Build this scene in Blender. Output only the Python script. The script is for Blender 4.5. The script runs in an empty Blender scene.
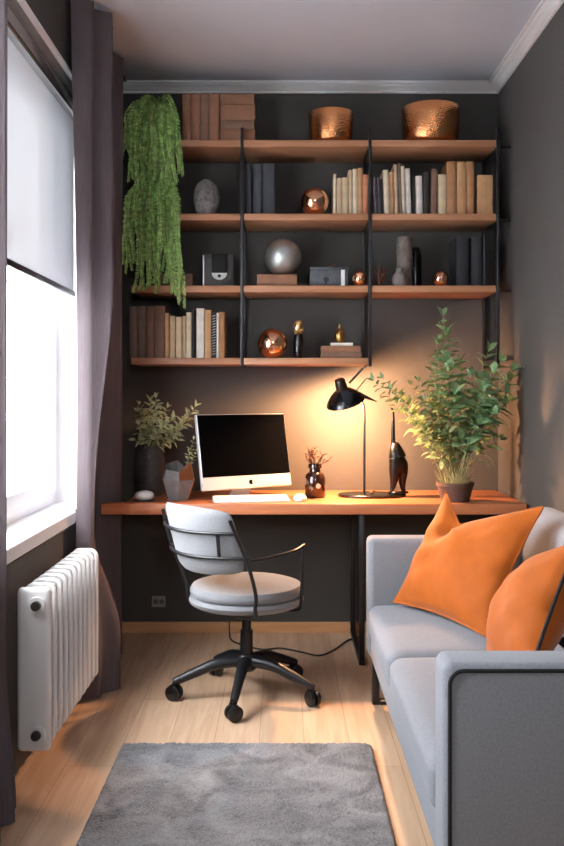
import bpy, bmesh, math, random
from mathutils import Vector, Matrix
random.seed(7)
PI = math.pi
S = bpy.context.scene
COL = S.collection

# ------------------------------------------------------------------ measures
CZ = 1.234                      # eye height
F = 899.0
def PX(px, d): return (px - 283.0) * d / F
def PZ(py, d): return CZ - (py - 395.0) * d / F
WL, WR, WB, WF = -0.87, 1.12, 4.68, -1.3      # room faces
H = 2.85

# ------------------------------------------------------------------ materials
def lin(h):
    if isinstance(h, str):
        h = h.lstrip('#'); c = [int(h[i:i+2], 16) / 255 for i in (0, 2, 4)]
    else:
        c = [v / 255 for v in h]
    return tuple((v / 12.92 if v <= .04045 else ((v + .055) / 1.055) ** 2.4) for v in c)
MATS = {}
def mat(name, col, rough=.6, metal=0, var=.12, vscale=14, bump=0, bscale=180, spec=.5, sheen=0, transl=0, stretch=None, coat=0):
    if name in MATS: return MATS[name]
    m = bpy.data.materials.new(name); m.use_nodes = True
    nt = m.node_tree; N = nt.nodes; L = nt.links
    b = N['Principled BSDF']; out = N['Material Output']
    c = lin(col)
    b.inputs['Roughness'].default_value = rough
    b.inputs['Metallic'].default_value = metal
    b.inputs['Specular IOR Level'].default_value = spec
    if sheen: b.inputs['Sheen Weight'].default_value = sheen; b.inputs['Sheen Roughness'].default_value = .4
    if coat: b.inputs['Coat Weight'].default_value = coat; b.inputs['Coat Roughness'].default_value = .15
    tc = N.new('ShaderNodeTexCoord'); vec = tc.outputs['Object']
    if stretch:
        mp = N.new('ShaderNodeMapping'); mp.inputs['Scale'].default_value = stretch
        L.new(vec, mp.inputs['Vector']); vec = mp.outputs['Vector']
    n = N.new('ShaderNodeTexNoise'); n.inputs['Scale'].default_value = vscale; n.inputs['Detail'].default_value = 5
    L.new(vec, n.inputs['Vector'])
    r = N.new('ShaderNodeValToRGB')
    r.color_ramp.elements[0].position = .3; r.color_ramp.elements[1].position = .7
    r.color_ramp.elements[0].color = tuple(v * (1 - var) for v in c) + (1,)
    r.color_ramp.elements[1].color = tuple(min(1, v * (1 + var)) for v in c) + (1,)
    L.new(n.outputs['Fac'], r.inputs['Fac']); L.new(r.outputs['Color'], b.inputs['Base Color'])
    if bump:
        n2 = N.new('ShaderNodeTexNoise'); n2.inputs['Scale'].default_value = bscale; n2.inputs['Detail'].default_value = 3
        L.new(vec, n2.inputs['Vector'])
        bp = N.new('ShaderNodeBump'); bp.inputs['Strength'].default_value = bump; bp.inputs['Distance'].default_value = .004
        L.new(n2.outputs['Fac'], bp.inputs['Height']); L.new(bp.outputs['Normal'], b.inputs['Normal'])
    if transl:
        t = N.new('ShaderNodeBsdfTranslucent'); L.new(r.outputs['Color'], t.inputs['Color'])
        mx = N.new('ShaderNodeMixShader'); mx.inputs['Fac'].default_value = transl
        L.new(b.outputs[0], mx.inputs[1]); L.new(t.outputs[0], mx.inputs[2]); L.new(mx.outputs[0], out.inputs['Surface'])
    MATS[name] = m
    return m

def hammered():
    m = mat('hammered_copper', '#de9763', .22, 1, .08, 6)
    nt = m.node_tree; N = nt.nodes; L = nt.links
    v = N.new('ShaderNodeTexVoronoi'); v.inputs['Scale'].default_value = 140
    tc = N.new('ShaderNodeTexCoord'); L.new(tc.outputs['Object'], v.inputs['Vector'])
    bp = N.new('ShaderNodeBump'); bp.inputs['Strength'].default_value = .4; bp.inputs['Distance'].default_value = .003
    L.new(v.outputs['Distance'], bp.inputs['Height']); L.new(bp.outputs['Normal'], N['Principled BSDF'].inputs['Normal'])
    return m

def wood(name, c1, c2, rough=.42, axis='X', plank=None, spec=.4):
    m = bpy.data.materials.new(name); m.use_nodes = True
    nt = m.node_tree; N = nt.nodes; L = nt.links; b = N['Principled BSDF']
    b.inputs['Roughness'].default_value = rough; b.inputs['Specular IOR Level'].default_value = spec
    tc = N.new('ShaderNodeTexCoord'); mp = N.new('ShaderNodeMapping')
    mp.inputs['Scale'].default_value = {'X': (1.2, 16, 16), 'Y': (16, 1.2, 16)}[axis]
    L.new(tc.outputs['Object'], mp.inputs['Vector'])
    n = N.new('ShaderNodeTexNoise'); n.inputs['Scale'].default_value = 2.2; n.inputs['Detail'].default_value = 8
    n.inputs['Distortion'].default_value = .6
    L.new(mp.outputs['Vector'], n.inputs['Vector'])
    r = N.new('ShaderNodeValToRGB'); r.color_ramp.elements[0].position = .32; r.color_ramp.elements[1].position = .68
    r.color_ramp.elements[0].color = lin(c1) + (1,); r.color_ramp.elements[1].color = lin(c2) + (1,)
    L.new(n.outputs['Fac'], r.inputs['Fac']); col = r.outputs['Color']
    if plank:
        mp2 = N.new('ShaderNodeMapping'); mp2.inputs['Rotation'].default_value = (0, 0, PI / 2)
        L.new(tc.outputs['Object'], mp2.inputs['Vector'])
        br = N.new('ShaderNodeTexBrick'); br.inputs['Scale'].default_value = 1
        br.inputs['Brick Width'].default_value = 1.3; br.inputs['Row Height'].default_value = plank
        br.inputs['Mortar Size'].default_value = .0016; br.inputs['Mortar Smooth'].default_value = .4
        br.inputs['Color1'].default_value = (.86, .85, .84, 1); br.inputs['Color2'].default_value = (1, 1, 1, 1)
        br.inputs['Mortar'].default_value = (.62, .55, .5, 1)
        L.new(mp2.outputs['Vector'], br.inputs['Vector'])
        mx = N.new('ShaderNodeMix'); mx.data_type = 'RGBA'; mx.blend_type = 'MULTIPLY'; mx.inputs['Factor'].default_value = 1
        L.new(col, mx.inputs['A']); L.new(br.outputs['Color'], mx.inputs['B']); col = mx.outputs['Result']
    L.new(col, b.inputs['Base Color'])
    return m

def glass_mat(name, tint=(1, 1, 1)):
    m = bpy.data.materials.new(name); m.use_nodes = True
    nt = m.node_tree; N = nt.nodes; L = nt.links
    t = N.new('ShaderNodeBsdfTransparent'); t.inputs['Color'].default_value = tint + (1,)
    g = N.new('ShaderNodeBsdfGlossy'); g.inputs['Roughness'].default_value = .03
    lw = N.new('ShaderNodeLayerWeight'); pw = N.new('ShaderNodeMath'); pw.operation = 'POWER'; pw.inputs[1].default_value = 5
    fr = N.new('ShaderNodeMath'); fr.operation = 'MULTIPLY_ADD'; fr.inputs[1].default_value = .6; fr.inputs[2].default_value = .025
    L.new(lw.outputs['Facing'], pw.inputs[0]); L.new(pw.outputs[0], fr.inputs[0])
    mx = N.new('ShaderNodeMixShader'); L.new(fr.outputs[0], mx.inputs[0]); L.new(t.outputs[0], mx.inputs[1]); L.new(g.outputs[0], mx.inputs[2])
    L.new(mx.outputs[0], N['Material Output'].inputs['Surface'])
    return m

def blind_mat():
    m = bpy.data.materials.new('blind_fabric'); m.use_nodes = True
    nt = m.node_tree; N = nt.nodes; L = nt.links
    d = N.new('ShaderNodeBsdfDiffuse'); d.inputs['Color'].default_value = (.60, .60, .62, 1)
    t = N.new('ShaderNodeBsdfTranslucent'); t.inputs['Color'].default_value = (.64, .65, .68, 1)
    tr = N.new('ShaderNodeBsdfTransparent')
    a = N.new('ShaderNodeMixShader'); a.inputs[0].default_value = .032
    L.new(d.outputs[0], a.inputs[1]); L.new(t.outputs[0], a.inputs[2])
    c = N.new('ShaderNodeMixShader'); c.inputs[0].default_value = .012
    L.new(a.outputs[0], c.inputs[1]); L.new(tr.outputs[0], c.inputs[2])
    L.new(c.outputs[0], N['Material Output'].inputs['Surface'])
    return m

def curtain_mat():
    m = bpy.data.materials.new('curtain_fabric'); m.use_nodes = True
    nt = m.node_tree; N = nt.nodes; L = nt.links
    d = N.new('ShaderNodeBsdfDiffuse'); t = N.new('ShaderNodeBsdfTranslucent')
    n = N.new('ShaderNodeTexNoise'); n.inputs['Scale'].default_value = 30
    mp = N.new('ShaderNodeMapping'); mp.inputs['Scale'].default_value = (8, 8, .3)
    tc = N.new('ShaderNodeTexCoord'); L.new(tc.outputs['Object'], mp.inputs['Vector']); L.new(mp.outputs['Vector'], n.inputs['Vector'])
    r = N.new('ShaderNodeValToRGB')
    r.color_ramp.elements[0].color = lin('#594f50') + (1,); r.color_ramp.elements[1].color = lin('#70666a') + (1,)
    L.new(n.outputs['Fac'], r.inputs['Fac'])
    L.new(r.outputs['Color'], d.inputs['Color']); L.new(r.outputs['Color'], t.inputs['Color'])
    a = N.new('ShaderNodeMixShader'); a.inputs[0].default_value = .14
    L.new(d.outputs[0], a.inputs[1]); L.new(t.outputs[0], a.inputs[2])
    L.new(a.outputs[0], N['Material Output'].inputs['Surface'])
    return m

def emit_mat(name, col, s):
    m = bpy.data.materials.new(name); m.use_nodes = True
    b = m.node_tree.nodes['Principled BSDF']
    b.inputs['Emission Color'].default_value = col + (1,); b.inputs['Emission Strength'].default_value = s
    return m

def rug_mat():
    m = bpy.data.materials.new('rug_pile'); m.use_nodes = True
    nt = m.node_tree; N = nt.nodes; L = nt.links; b = N['Principled BSDF']
    b.inputs['Roughness'].default_value = .95; b.inputs['Specular IOR Level'].default_value = .1
    b.inputs['Sheen Weight'].default_value = .25
    tc = N.new('ShaderNodeTexCoord')
    n = N.new('ShaderNodeTexNoise'); n.inputs['Scale'].default_value = 6; n.inputs['Detail'].default_value = 4; n.inputs['Distortion'].default_value = 1.2
    n2 = N.new('ShaderNodeTexNoise'); n2.inputs['Scale'].default_value = 190; n2.inputs['Detail'].default_value = 2
    L.new(tc.outputs['Object'], n.inputs['Vector']); L.new(tc.outputs['Object'], n2.inputs['Vector'])
    ad = N.new('ShaderNodeMath'); ad.operation = 'MULTIPLY_ADD'; ad.inputs[1].default_value = .45
    L.new(n2.outputs['Fac'], ad.inputs[0]); L.new(n.outputs['Fac'], ad.inputs[2])
    r = N.new('ShaderNodeValToRGB'); r.color_ramp.elements[0].position = .5; r.color_ramp.elements[1].position = .95
    r.color_ramp.elements[0].color = lin('#565557') + (1,); r.color_ramp.elements[1].color = lin('#9d9c9e') + (1,)
    L.new(ad.outputs[0], r.inputs['Fac']); L.new(r.outputs['Color'], b.inputs['Base Color'])
    bp = N.new('ShaderNodeBump'); bp.inputs['Strength'].default_value = .9; bp.inputs['Distance'].default_value = .01
    L.new(n2.outputs['Fac'], bp.inputs['Height']); L.new(bp.outputs['Normal'], b.inputs['Normal'])
    return m

M_WALL = mat('charcoal_wall_paint', '#494643', .75, 0, .04, 3, .12, 90, .3)
M_CEIL = mat('ceiling_paint', '#d6dae2', .9, 0, .02, 3, spec=.2)
M_WHITE = mat('white_gloss_paint', '#f3f3f3', .4, 0, .02, 4)
M_FLOOR = wood('oak_floor', '#cca685', '#dfbe9f', .38, 'Y', .16)
M_SHELF = wood('shelf_wood', '#9a6a4b', '#b37f5c', .45)
M_DESK = wood('desk_wood', '#a9633f', '#c47b53', .36)
M_SKIRT = wood('skirting_oak', '#c08c5e', '#d3a274', .45)
M_BLACK = mat('black_metal', '#17171a', .38, 0, .05, 20)
M_BLACKG = mat('black_gloss', '#0c0c0d', .22, 0, .05, 20)
M_PLASTIC = mat('black_plastic', '#141416', .35, 0, .05, 20)
M_COPPER = mat('polished_copper', '#f0b28c', .2, 1, .03, 6)
M_HAMMER = hammered()
M_SILVER = mat('brushed_silver', '#c9cbc9', .48, 1, .06, 8)
M_ALU = mat('aluminium', '#d9d7d6', .34, .35, .02, 8)
M_SCREEN = mat('screen_black', '#050506', .5, 0, .02, 8, spec=0)
M_SOFA = mat('grey_sofa_fabric', '#85878d', .9, 0, .10, 160, .35, 420, .15, .2)
M_SEAT = mat('light_grey_fabric', '#808184', .88, 0, .08, 170, .3, 420, .15, .2)
M_PIPING = mat('black_piping', '#141315', .8, 0, .05, 40)
M_ORANGE = mat('orange_velvet', '#a8530f', .72, 0, .07, 22, .1, 300, .2, .2)
M_RADI = mat('radiator_enamel', '#e4e0de', .34, 0, .02, 5)
M_CHROME = mat('chrome', '#b9b6b2', .22, 1, .03, 8)
M_BLIND = blind_mat(); M_CURT = curtain_mat(); M_GLASS = glass_mat('window_glass'); M_RUG = rug_mat()
M_FERN = mat('fern_green', '#9cc070', .6, 0, .5, 45, transl=.25, spec=.25)
M_LEAF = mat('leaf_green', '#8cac7d', .5, 0, .28, 22, transl=.22, spec=.35)
M_OLIVE = mat('olive_leaf', '#c9cfa2', .55, 0, .3, 40, transl=.2, spec=.3)
M_STEM = mat('green_stem', '#8f8a5a', .6, 0, .15, 40)
M_TWIG = mat('dry_twig', '#5e3620', .7, 0, .2, 40)
M_SOIL = mat('potting_soil', '#2e241d', .95, 0, .4, 60, .6, 90)
M_POT = mat('brown_clay_pot', '#523a2f', .7, 0, .15, 20, .2, 60)
M_DKPOT = mat('dark_ribbed_ceramic', '#3f3a37', .6, 0, .2, 20, .3, 60)
M_PAGE = mat('page_paper', '#e2d6c0', .85, 0, .08, 90, stretch=(20, 1, 1))
M_BULB = emit_mat('lamp_bulb_glow', (1, .62, .28), 12)
BK = {k: mat('book_' + k, v, .62, 0, .1, 25, .15, 200, .3) for k, v in dict(
    brown='#8a6048', umber='#7a5b4a', cocoa='#725d50', taupe='#77675b', slate='#3f4147', ink='#2b2c30', cream='#e0cfb2', beige='#c9ae8c',
    tan='#b98d63', white='#e9e2d6', rose='#c4805f', dark='#35302d', mauve='#6b6468', caramel='#a3744f', sand='#d3bb98').items()}

# ------------------------------------------------------------------ mesh helpers
class MB:
    def __init__(s): s.bm = bmesh.new()
    def _new(s, fn):
        before = set(s.bm.verts); fn(); return [v for v in s.bm.verts if v not in before]
    def box(s, x0, x1, y0, y1, z0, z1, bev=0, seg=2, mtx=None):
        t = bmesh.new(); bmesh.ops.create_cube(t, size=1)
        for v in t.verts: v.co = Vector(((x0 + x1) / 2 + v.co.x * (x1 - x0), (y0 + y1) / 2 + v.co.y * (y1 - y0), (z0 + z1) / 2 + v.co.z * (z1 - z0)))
        if bev: bmesh.ops.bevel(t, geom=t.edges[:] , offset=bev, segments=seg, profile=.5, affect='EDGES', clamp_overlap=True)
        if mtx is not None: bmesh.ops.transform(t, matrix=mtx, verts=t.verts)
        s.merge(t); return s
    def merge(s, t):
        me = bpy.data.meshes.new('t'); t.to_mesh(me); t.free(); s.bm.from_mesh(me); bpy.data.meshes.remove(me)
    def cyl(s, p0, p1, r0, r1=None, seg=20, cap=True):
        return s.tube([p0, p1], [r0, r0 if r1 is None else r1], seg, cap)
    def tube(s, pts, r, seg=10, cap=True):
        pts = [Vector(p) for p in pts]; n = len(pts)
        rs = r if isinstance(r, (list, tuple)) else [r] * n
        t = (pts[1] - pts[0]).normalized()
        up = Vector((0, 0, 1)) if abs(t.z) < .9 else Vector((1, 0, 0))
        a = t.cross(up).normalized(); rings = []
        for i, p in enumerate(pts):
            t2 = (pts[min(i + 1, n - 1)] - pts[max(i - 1, 0)])
            t2 = t2.normalized() if t2.length > 1e-9 else t
            a = (a - t2 * a.dot(t2)).normalized(); b = t2.cross(a)
            rings.append([s.bm.verts.new(p + (a * math.cos(k * 2 * PI / seg) + b * math.sin(k * 2 * PI / seg)) * rs[i]) for k in range(seg)])
        for i in range(n - 1):
            for k in range(seg):
                s.bm.faces.new((rings[i][k], rings[i][(k + 1) % seg], rings[i + 1][(k + 1) % seg], rings[i + 1][k]))
        if cap: s.bm.faces.new(rings[0][::-1]); s.bm.faces.new(rings[-1])
        return s
    def lathe(s, prof, c=(0, 0, 0), seg=40, fn=None, mtx=None, sx=1, sy=1):
        vs = []; rings = []
        for (r, z) in prof:
            if r < 1e-6: v = s.bm.verts.new((0, 0, z)); rings.append([v]); vs.append(v)
            else:
                ring = []
                for k in range(seg):
                    a = 2 * PI * k / seg; rr = r * (fn(a, z) if fn else 1)
                    v = s.bm.verts.new((rr * math.cos(a) * sx, rr * math.sin(a) * sy, z)); ring.append(v); vs.append(v)
                rings.append(ring)
        for A, B in zip(rings, rings[1:]):
            for k in range(seg):
                k2 = (k + 1) % seg
                if len(A) == 1 and len(B) == 1: break
                if len(A) == 1: s.bm.faces.new((A[0], B[k2], B[k]))
                elif len(B) == 1: s.bm.faces.new((A[k], A[k2], B[0]))
                else: s.bm.faces.new((A[k], A[k2], B[k2], B[k]))
        for v in vs:
            if mtx is not None: v.co = mtx @ v.co
            v.co += Vector(c)
        return s
    def ball(s, c, r, sx=1, sy=1, sz=1, seg=36, flat=0):
        prof = []
        for i in range(seg // 2 + 1):
            a = -PI / 2 + PI * i / (seg // 2); z = math.sin(a)
            prof.append((math.cos(a) * r if 0 < i < seg // 2 else 0, max(z, -1 + flat) * r * sz))
        return s.lathe(prof, c, seg, sx=sx, sy=sy)
    def prism(s, poly, z0, z1, mtx=None, bev=0):
        t = bmesh.new()
        lo = [t.verts.new((x, y, z0)) for x, y in poly]; hi = [t.verts.new((x, y, z1)) for x, y in poly]
        t.faces.new(lo[::-1]); t.faces.new(hi)
        for i in range(len(poly)):
            j = (i + 1) % len(poly); t.faces.new((lo[i], lo[j], hi[j], hi[i]))
        bmesh.ops.recalc_face_normals(t, faces=t.faces)
        if bev: bmesh.ops.bevel(t, geom=t.edges[:], offset=bev, segments=2, profile=.5, affect='EDGES', clamp_overlap=True)
        if mtx is not None: bmesh.ops.transform(t, matrix=mtx, verts=t.verts)
        s.merge(t); return s
    def leaf(s, p, d, n, ln, w, fold=.25, droop=.25):
        d = Vector(d).normalized(); n = Vector(n); n = (n - d * n.dot(d))
        n = n.normalized() if n.length > 1e-5 else d.orthogonal().normalized()
        sd = d.cross(n); p = Vector(p); bm = s.bm
        def P(t, u, h): return bm.verts.new(p + d * (ln * t) + sd * (w * u) + n * (ln * (h - droop * t * t)))
        a = P(0, 0, 0); b1 = P(.35, -.5, fold * .3); b0 = P(.35, 0, 0); b2 = P(.35, .5, fold * .3)
        c1 = P(.7, -.38, fold * .25); c0 = P(.7, 0, 0); c2 = P(.7, .38, fold * .25); e = P(1, 0, 0)
        for f in ((a, b0, b1), (a, b2, b0), (b1, b0, c0, c1), (b0, b2, c2, c0), (c1, c0, e), (c0, c2, e)): bm.faces.new(f)
    def xform(s, m): bmesh.ops.transform(s.bm, matrix=m, verts=s.bm.verts); return s

def build(name, mb, m, parent=None, smooth=True, recalc=True):
    bm = mb.bm
    if recalc: bmesh.ops.recalc_face_normals(bm, faces=bm.faces)
    me = bpy.data.meshes.new(name)
    if parent is None:
        xs = [v.co.x for v in bm.verts]; ys = [v.co.y for v in bm.verts]; zs = [v.co.z for v in bm.verts]
        loc = Vector(((min(xs) + max(xs)) / 2, (min(ys) + max(ys)) / 2, min(zs)))
    else:
        q = parent; loc = Vector((0, 0, 0))
        while q: loc += q.location; q = q.parent
    bmesh.ops.translate(bm, vec=-loc, verts=bm.verts)
    bm.to_mesh(me); bm.free(); me.materials.append(m)
    o = bpy.data.objects.new(name, me); COL.objects.link(o)
    if parent is None: o.location = loc
    else: o.parent = parent
    if smooth:
        me.polygons.foreach_set('use_smooth', [True] * len(me.polygons))
        me.set_sharp_from_angle(angle=math.radians(42))
    return o
def tag(o, label, cat, group=None, kind=None):
    o['label'] = label; o['category'] = cat
    if group: o['group'] = group
    if kind: o['kind'] = kind
    return o
def root(name, loc, label, cat, group=None):
    o = bpy.data.objects.new(name, None); COL.objects.link(o); o.location = loc; o.empty_display_size = .05
    return tag(o, label, cat, group)
def struct(name, mb, m, parent=None, smooth=False):
    o = build(name, mb, m, parent, smooth)
    if parent is None: o['kind'] = 'structure'
    return o
def bez(p0, p1, p2, n=12):
    p0, p1, p2 = Vector(p0), Vector(p1), Vector(p2)
    return [p0 * (1 - t) ** 2 + p1 * 2 * t * (1 - t) + p2 * t * t for t in [i / n for i in range(n + 1)]]
def smooth_path(pts, n=6):
    pts = [Vector(p) for p in pts]; out = []
    for i in range(len(pts) - 1):
        a, b, c, d = pts[max(i - 1, 0)], pts[i], pts[i + 1], pts[min(i + 2, len(pts) - 1)]
        for k in range(n):
            t = k / n
            out.append(.5 * ((2 * b) + (c - a) * t + (2 * a - 5 * b + 4 * c - d) * t * t + (3 * b - a - 3 * c + d) * t ** 3))
    out.append(pts[-1]); return out
RX = lambda a: Matrix.Rotation(a, 4, 'X')
RY = lambda a: Matrix.Rotation(a, 4, 'Y')
RZ = lambda a: Matrix.Rotation(a, 4, 'Z')
T = lambda *v: Matrix.Translation(Vector(v))

# ------------------------------------------------------------------ room shell
T_ = .2
struct('floor', MB().box(WL - .3, WR + T_, WF - T_, WB + T_, -.1, 0), M_FLOOR)
struct('ceiling', MB().box(WL - .3, WR + T_, WF - T_, WB + T_, H, H + .1), M_CEIL)
struct('wall_back', MB().box(WL - .3, WR + T_, WB, WB + T_, 0, H), M_WALL)
struct('wall_right', MB().box(WR, WR + T_, WF, WB, 0, H), M_WALL)
WY0, WY1, WZ0, WZ1 = 1.5, 4.03, .755, 2.56        # window opening in the left wall
RV = .22
b = MB()
b.box(WL - RV, WL, WF, WY0, 0, H); b.box(WL - RV, WL, WY1, WB, 0, H)
b.box(WL - RV, WL, WY0, WY1, 0, WZ0 - .06); b.box(WL - RV, WL, WY0, WY1, WZ1, H)
struct('wall_left', b, M_WALL)
RW = (.1, .75, 1.70, 2.35)  # unseen window opening behind the camera, added for frontal fill light
b = MB()
b.box(WL - .3, RW[0], WF - T_, WF, 0, H); b.box(RW[1], WR + T_, WF - T_, WF, 0, H)
b.box(RW[0], RW[1], WF - T_, WF, 0, RW[2]); b.box(RW[0], RW[1], WF - T_, WF, RW[3], H)
struct('wall_front', b, M_WALL)
b = MB()
for bx in ((RW[0], RW[0] + .05, RW[2], RW[3]), (RW[1] - .05, RW[1], RW[2], RW[3]), (RW[0], RW[1], RW[2], RW[2] + .05), (RW[0], RW[1], RW[3] - .05, RW[3])):
    b.box(bx[0], bx[1], WF - .15, WF - .08, bx[2], bx[3])
f = struct('fill_window', b, M_WHITE)
build('window_pane', MB().box(RW[0] + .05, RW[1] - .05, WF - .12, WF - .112, RW[2] + .05, RW[3] - .05), M_GLASS, f, False)

# reveal lining of the main window
b = MB()
b.box(WL - RV, WL + .004, WY1 - .012, WY1 + .0, WZ0, WZ1); b.box(WL - RV, WL + .004, WY0, WY0 + .012, WZ0, WZ1)
b.box(WL - RV, WL + .004, WY0, WY1, WZ1 - .012, WZ1)
struct('trim_1', b, M_WHITE)
struct('trim_2', MB().box(WL - RV, WL + .014, WY0 - .03, 3.72, WZ0 - .05, WZ0, .006).box(WL - RV, WL - .002, 3.70, WY1, WZ0 - .05, WZ0), M_WHITE)      # sill board
# window frame
fx0, fx1 = WL - RV + .01, WL - RV + .075
def frame(b, y0, y1, z0, z1, w, xa, xb):
    b.box(xa, xb, y0, y0 + w, z0, z1, .004); b.box(xa, xb, y1 - w, y1, z0, z1, .004)
    b.box(xa, xb, y0 + w, y1 - w, z0, z0 + w, .004); b.box(xa, xb, y0 + w, y1 - w, z1 - w, z1, .004)
b = MB(); frame(b, WY0 + .012, WY1 - .012, WZ0, WZ1 - .012, .045, fx0, fx1)
b.box(fx0, fx1, 2.76, 2.84, WZ0 + .045, WZ1 - .057)
win = struct('window_1', b, M_WHITE)
for (a0, a1) in ((WY0 + .06, 2.757), (2.843, WY1 - .06)):
    b = MB(); frame(b, a0, a1, WZ0 + .05, WZ1 - .062, .06, fx0 + .018, fx1 + .015)
    s = build('sash', b, M_WHITE, win)
    build('window_pane', MB().box(fx0 + .04, fx0 + .048, a0 + .058, a1 - .058, WZ0 + .108, WZ1 - .12), M_GLASS, s, False)
hb = build('window_handle', MB().box(fx1 + .015, fx1 + .03, 2.89, 2.92, 1.55, 1.62, .004).tube([(fx1 + .03, 2.905, 1.6), (fx1 + .055, 2.905, 1.6), (fx1 + .055, 2.905, 1.48)], .008), M_ALU, win)

# cornice and skirting
def cornice(b, flip):
    pr = [(0, 0), (0, -.048), (.012, -.048), (.012, -.038), (.022, -.034), (.034, -.022), (.044, -.018), (.05, -.010), (.062, -.010), (.062, 0)]
    return pr
pr = cornice(None, 0)
b = MB(); bm = b.bm
A = [bm.verts.new((WL, WB - u, H + v)) for u, v in pr]
Bv = [bm.verts.new((WR - u, WB - u, H + v)) for u, v in pr]
for i in range(len(pr) - 1): bm.faces.new((A[i], A[i + 1], Bv[i + 1], Bv[i]))
struct('trim_3', b, M_WHITE)
b = MB(); bm = b.bm
A = [bm.verts.new((WR - u, WB - u, H + v)) for u, v in pr]
Bv = [bm.verts.new((WR - u, WF, H + v)) for u, v in pr]
for i in range(len(pr) - 1): bm.faces.new((A[i], A[i + 1], Bv[i + 1], Bv[i]))
struct('trim_4', b, M_WHITE)
struct('baseboard_back', MB().box(WL, WR, WB - .016, WB, 0, .055, .003), M_SKIRT)
struct('baseboard_right', MB().box(WR - .016, WR, WF, WB - .016, 0, .055, .003), M_SKIRT)

# outside
struct('ground_outside', MB().box(-60, WL - RV - .3, -30, 60, -.6, -.5), mat('snow', '#f2f4f7', .9, 0, .03, .5))
def bare_tree(x, y, h, seed):
    rnd = random.Random(seed); b = MB()
    def grow(p, d, ln, r, lev):
        q = p + d * ln * .5 + Vector((rnd.uniform(-.05, .05), rnd.uniform(-.05, .05), 0)) * ln
        e = p + d * ln
        b.tube([p, q, e], [r, r * .85, r * .65], 6, False)
        if lev == 0: return
        for k in range(3 if lev > 1 else 4):
            nd = (d + Vector((rnd.uniform(-.8, .8), rnd.uniform(-.8, .8), rnd.uniform(-.1, .5)))).normalized()
            grow(p + d * ln * rnd.uniform(.55, 1), nd, ln * rnd.uniform(.5, .75), r * .5, lev - 1)
    grow(Vector((x, y, -.5)), Vector((0, 0, 1)), h, .12, 4)
    return build('bare_tree', b, mat('bark', '#8d8780', .9, 0, .2, 8))
tag(bare_tree(-5.4, 16.5, 2.6, 3), 'bare winter tree standing outside beyond the window', 'tree')

# ------------------------------------------------------------------ roller blind
r_ = root('roller_blind', (-.93, 2.8, 2.44), 'half lowered pale translucent roller blind with black bottom bar in the window', 'blind')
build('cassette', MB().box(-.965, -.895, 2.70, WY1 - .03, 2.445, 2.515, .012, 3), M_CHROME, r_)
build('top_bracket', MB().box(-.975, -.885, 2.70, WY1 - .03, 2.515, 2.548, .004), mat('grey_metal', '#8d8b8a', .5, .3), r_)
fb = MB(); fb.bm.faces.new([fb.bm.verts.new(v) for v in ((-.93, 2.72, 1.69), (-.93, WY1 - .03, 1.69), (-.93, WY1 - .03, 2.45), (-.93, 2.72, 2.45))])
build('fabric', fb, M_BLIND, r_, False)
build('bottom_bar', MB().box(-.938, -.922, 2.72, WY1 - .03, 1.67, 1.694, .004), M_BLACK, r_)

# ------------------------------------------------------------------ curtains
def curtain(name, fx, y0, y1, label, ny=150, nz=50, zb=.012, zt=H - .022):
    b = MB(); g = []
    for j in range(nz + 1):
        z = zb + (zt - zb) * j / nz; row = []
        for i in range(ny + 1):
            x, y = fx(i / ny, z, y0 + (y1 - y0) * i / ny); row.append(b.bm.verts.new((x, y, z)))
        g.append(row)
    for j in range(nz):
        for i in range(ny): b.bm.faces.new((g[j][i], g[j][i + 1], g[j + 1][i + 1], g[j + 1][i]))
    t = root(name, ((WL + .05), (y0 + y1) / 2, 0), label, 'curtain', 'window curtains')
    o = build('drape', b, M_CURT, t)
    build('heading_tape', MB().box(-.835, -.815, y0, y1, zt - .004, H - .014), M_CURT, t)
    return t
def sm(a, b, x):
    t = max(0.0, min(1.0, (x - a) / (b - a))); return t * t * (3 - 2 * t)
def fx_far(u, z, y):
    wv = math.sin(u * 2 * PI * 6 + .4 * math.sin(z * 1.3)); w2 = math.sin(u * 41 + 1 + z * .35)
    flare = (1 - sm(.25, .64, z)) * (1 - sm(3.95, 4.03, y)) * .11 * sm(3.6, 3.72, y)
    if y < 4.12:
        rel = .085 * sm(.76, 1.75, z) * sm(3.60, 3.78, y) * sm(4.09, 3.99, y); lim = max(-.209 * y - .004, -.858) + rel; base = max(lim - .024 - .25 * rel, -.850)
        base = min(base, -.846 + 1.0 * (y - 3.6)); x = base + min(.045, (lim - base)) * wv + .004 * w2 * sm(4.1, 3.8, y) + flare
        x = min(x, lim + flare + .002)
    else:
        k = sm(4.12, 4.20, y); x = -.852 + k * (.075 + .020 * wv + .005 * w2)
    return max(x, -.864), y
def fx_near(u, z, y):
    fold = math.sin(u * 2 * PI * 6) * .022 + math.sin(u * 37 + z * .4) * .005
    flare = (1 - sm(0, .45, z)) * .03
    return -.828 + fold + flare + .012 * sm(.8, 1, u), y
curtain('window_curtain', fx_far, 3.60, 4.335, 'long charcoal curtain gathered between the radiator and the hanging ferns')
curtain('window_curtain', fx_near, 1.95, 2.66, 'long charcoal curtain at the near side of the window, cut by the photo edge')
tag(build('curtain_track', MB().box(-.845, -.80, .5, 4.6, H - .012, H - .001), M_BLACK), 'thin black curtain track fixed under the ceiling above the window', 'curtain rail')

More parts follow.
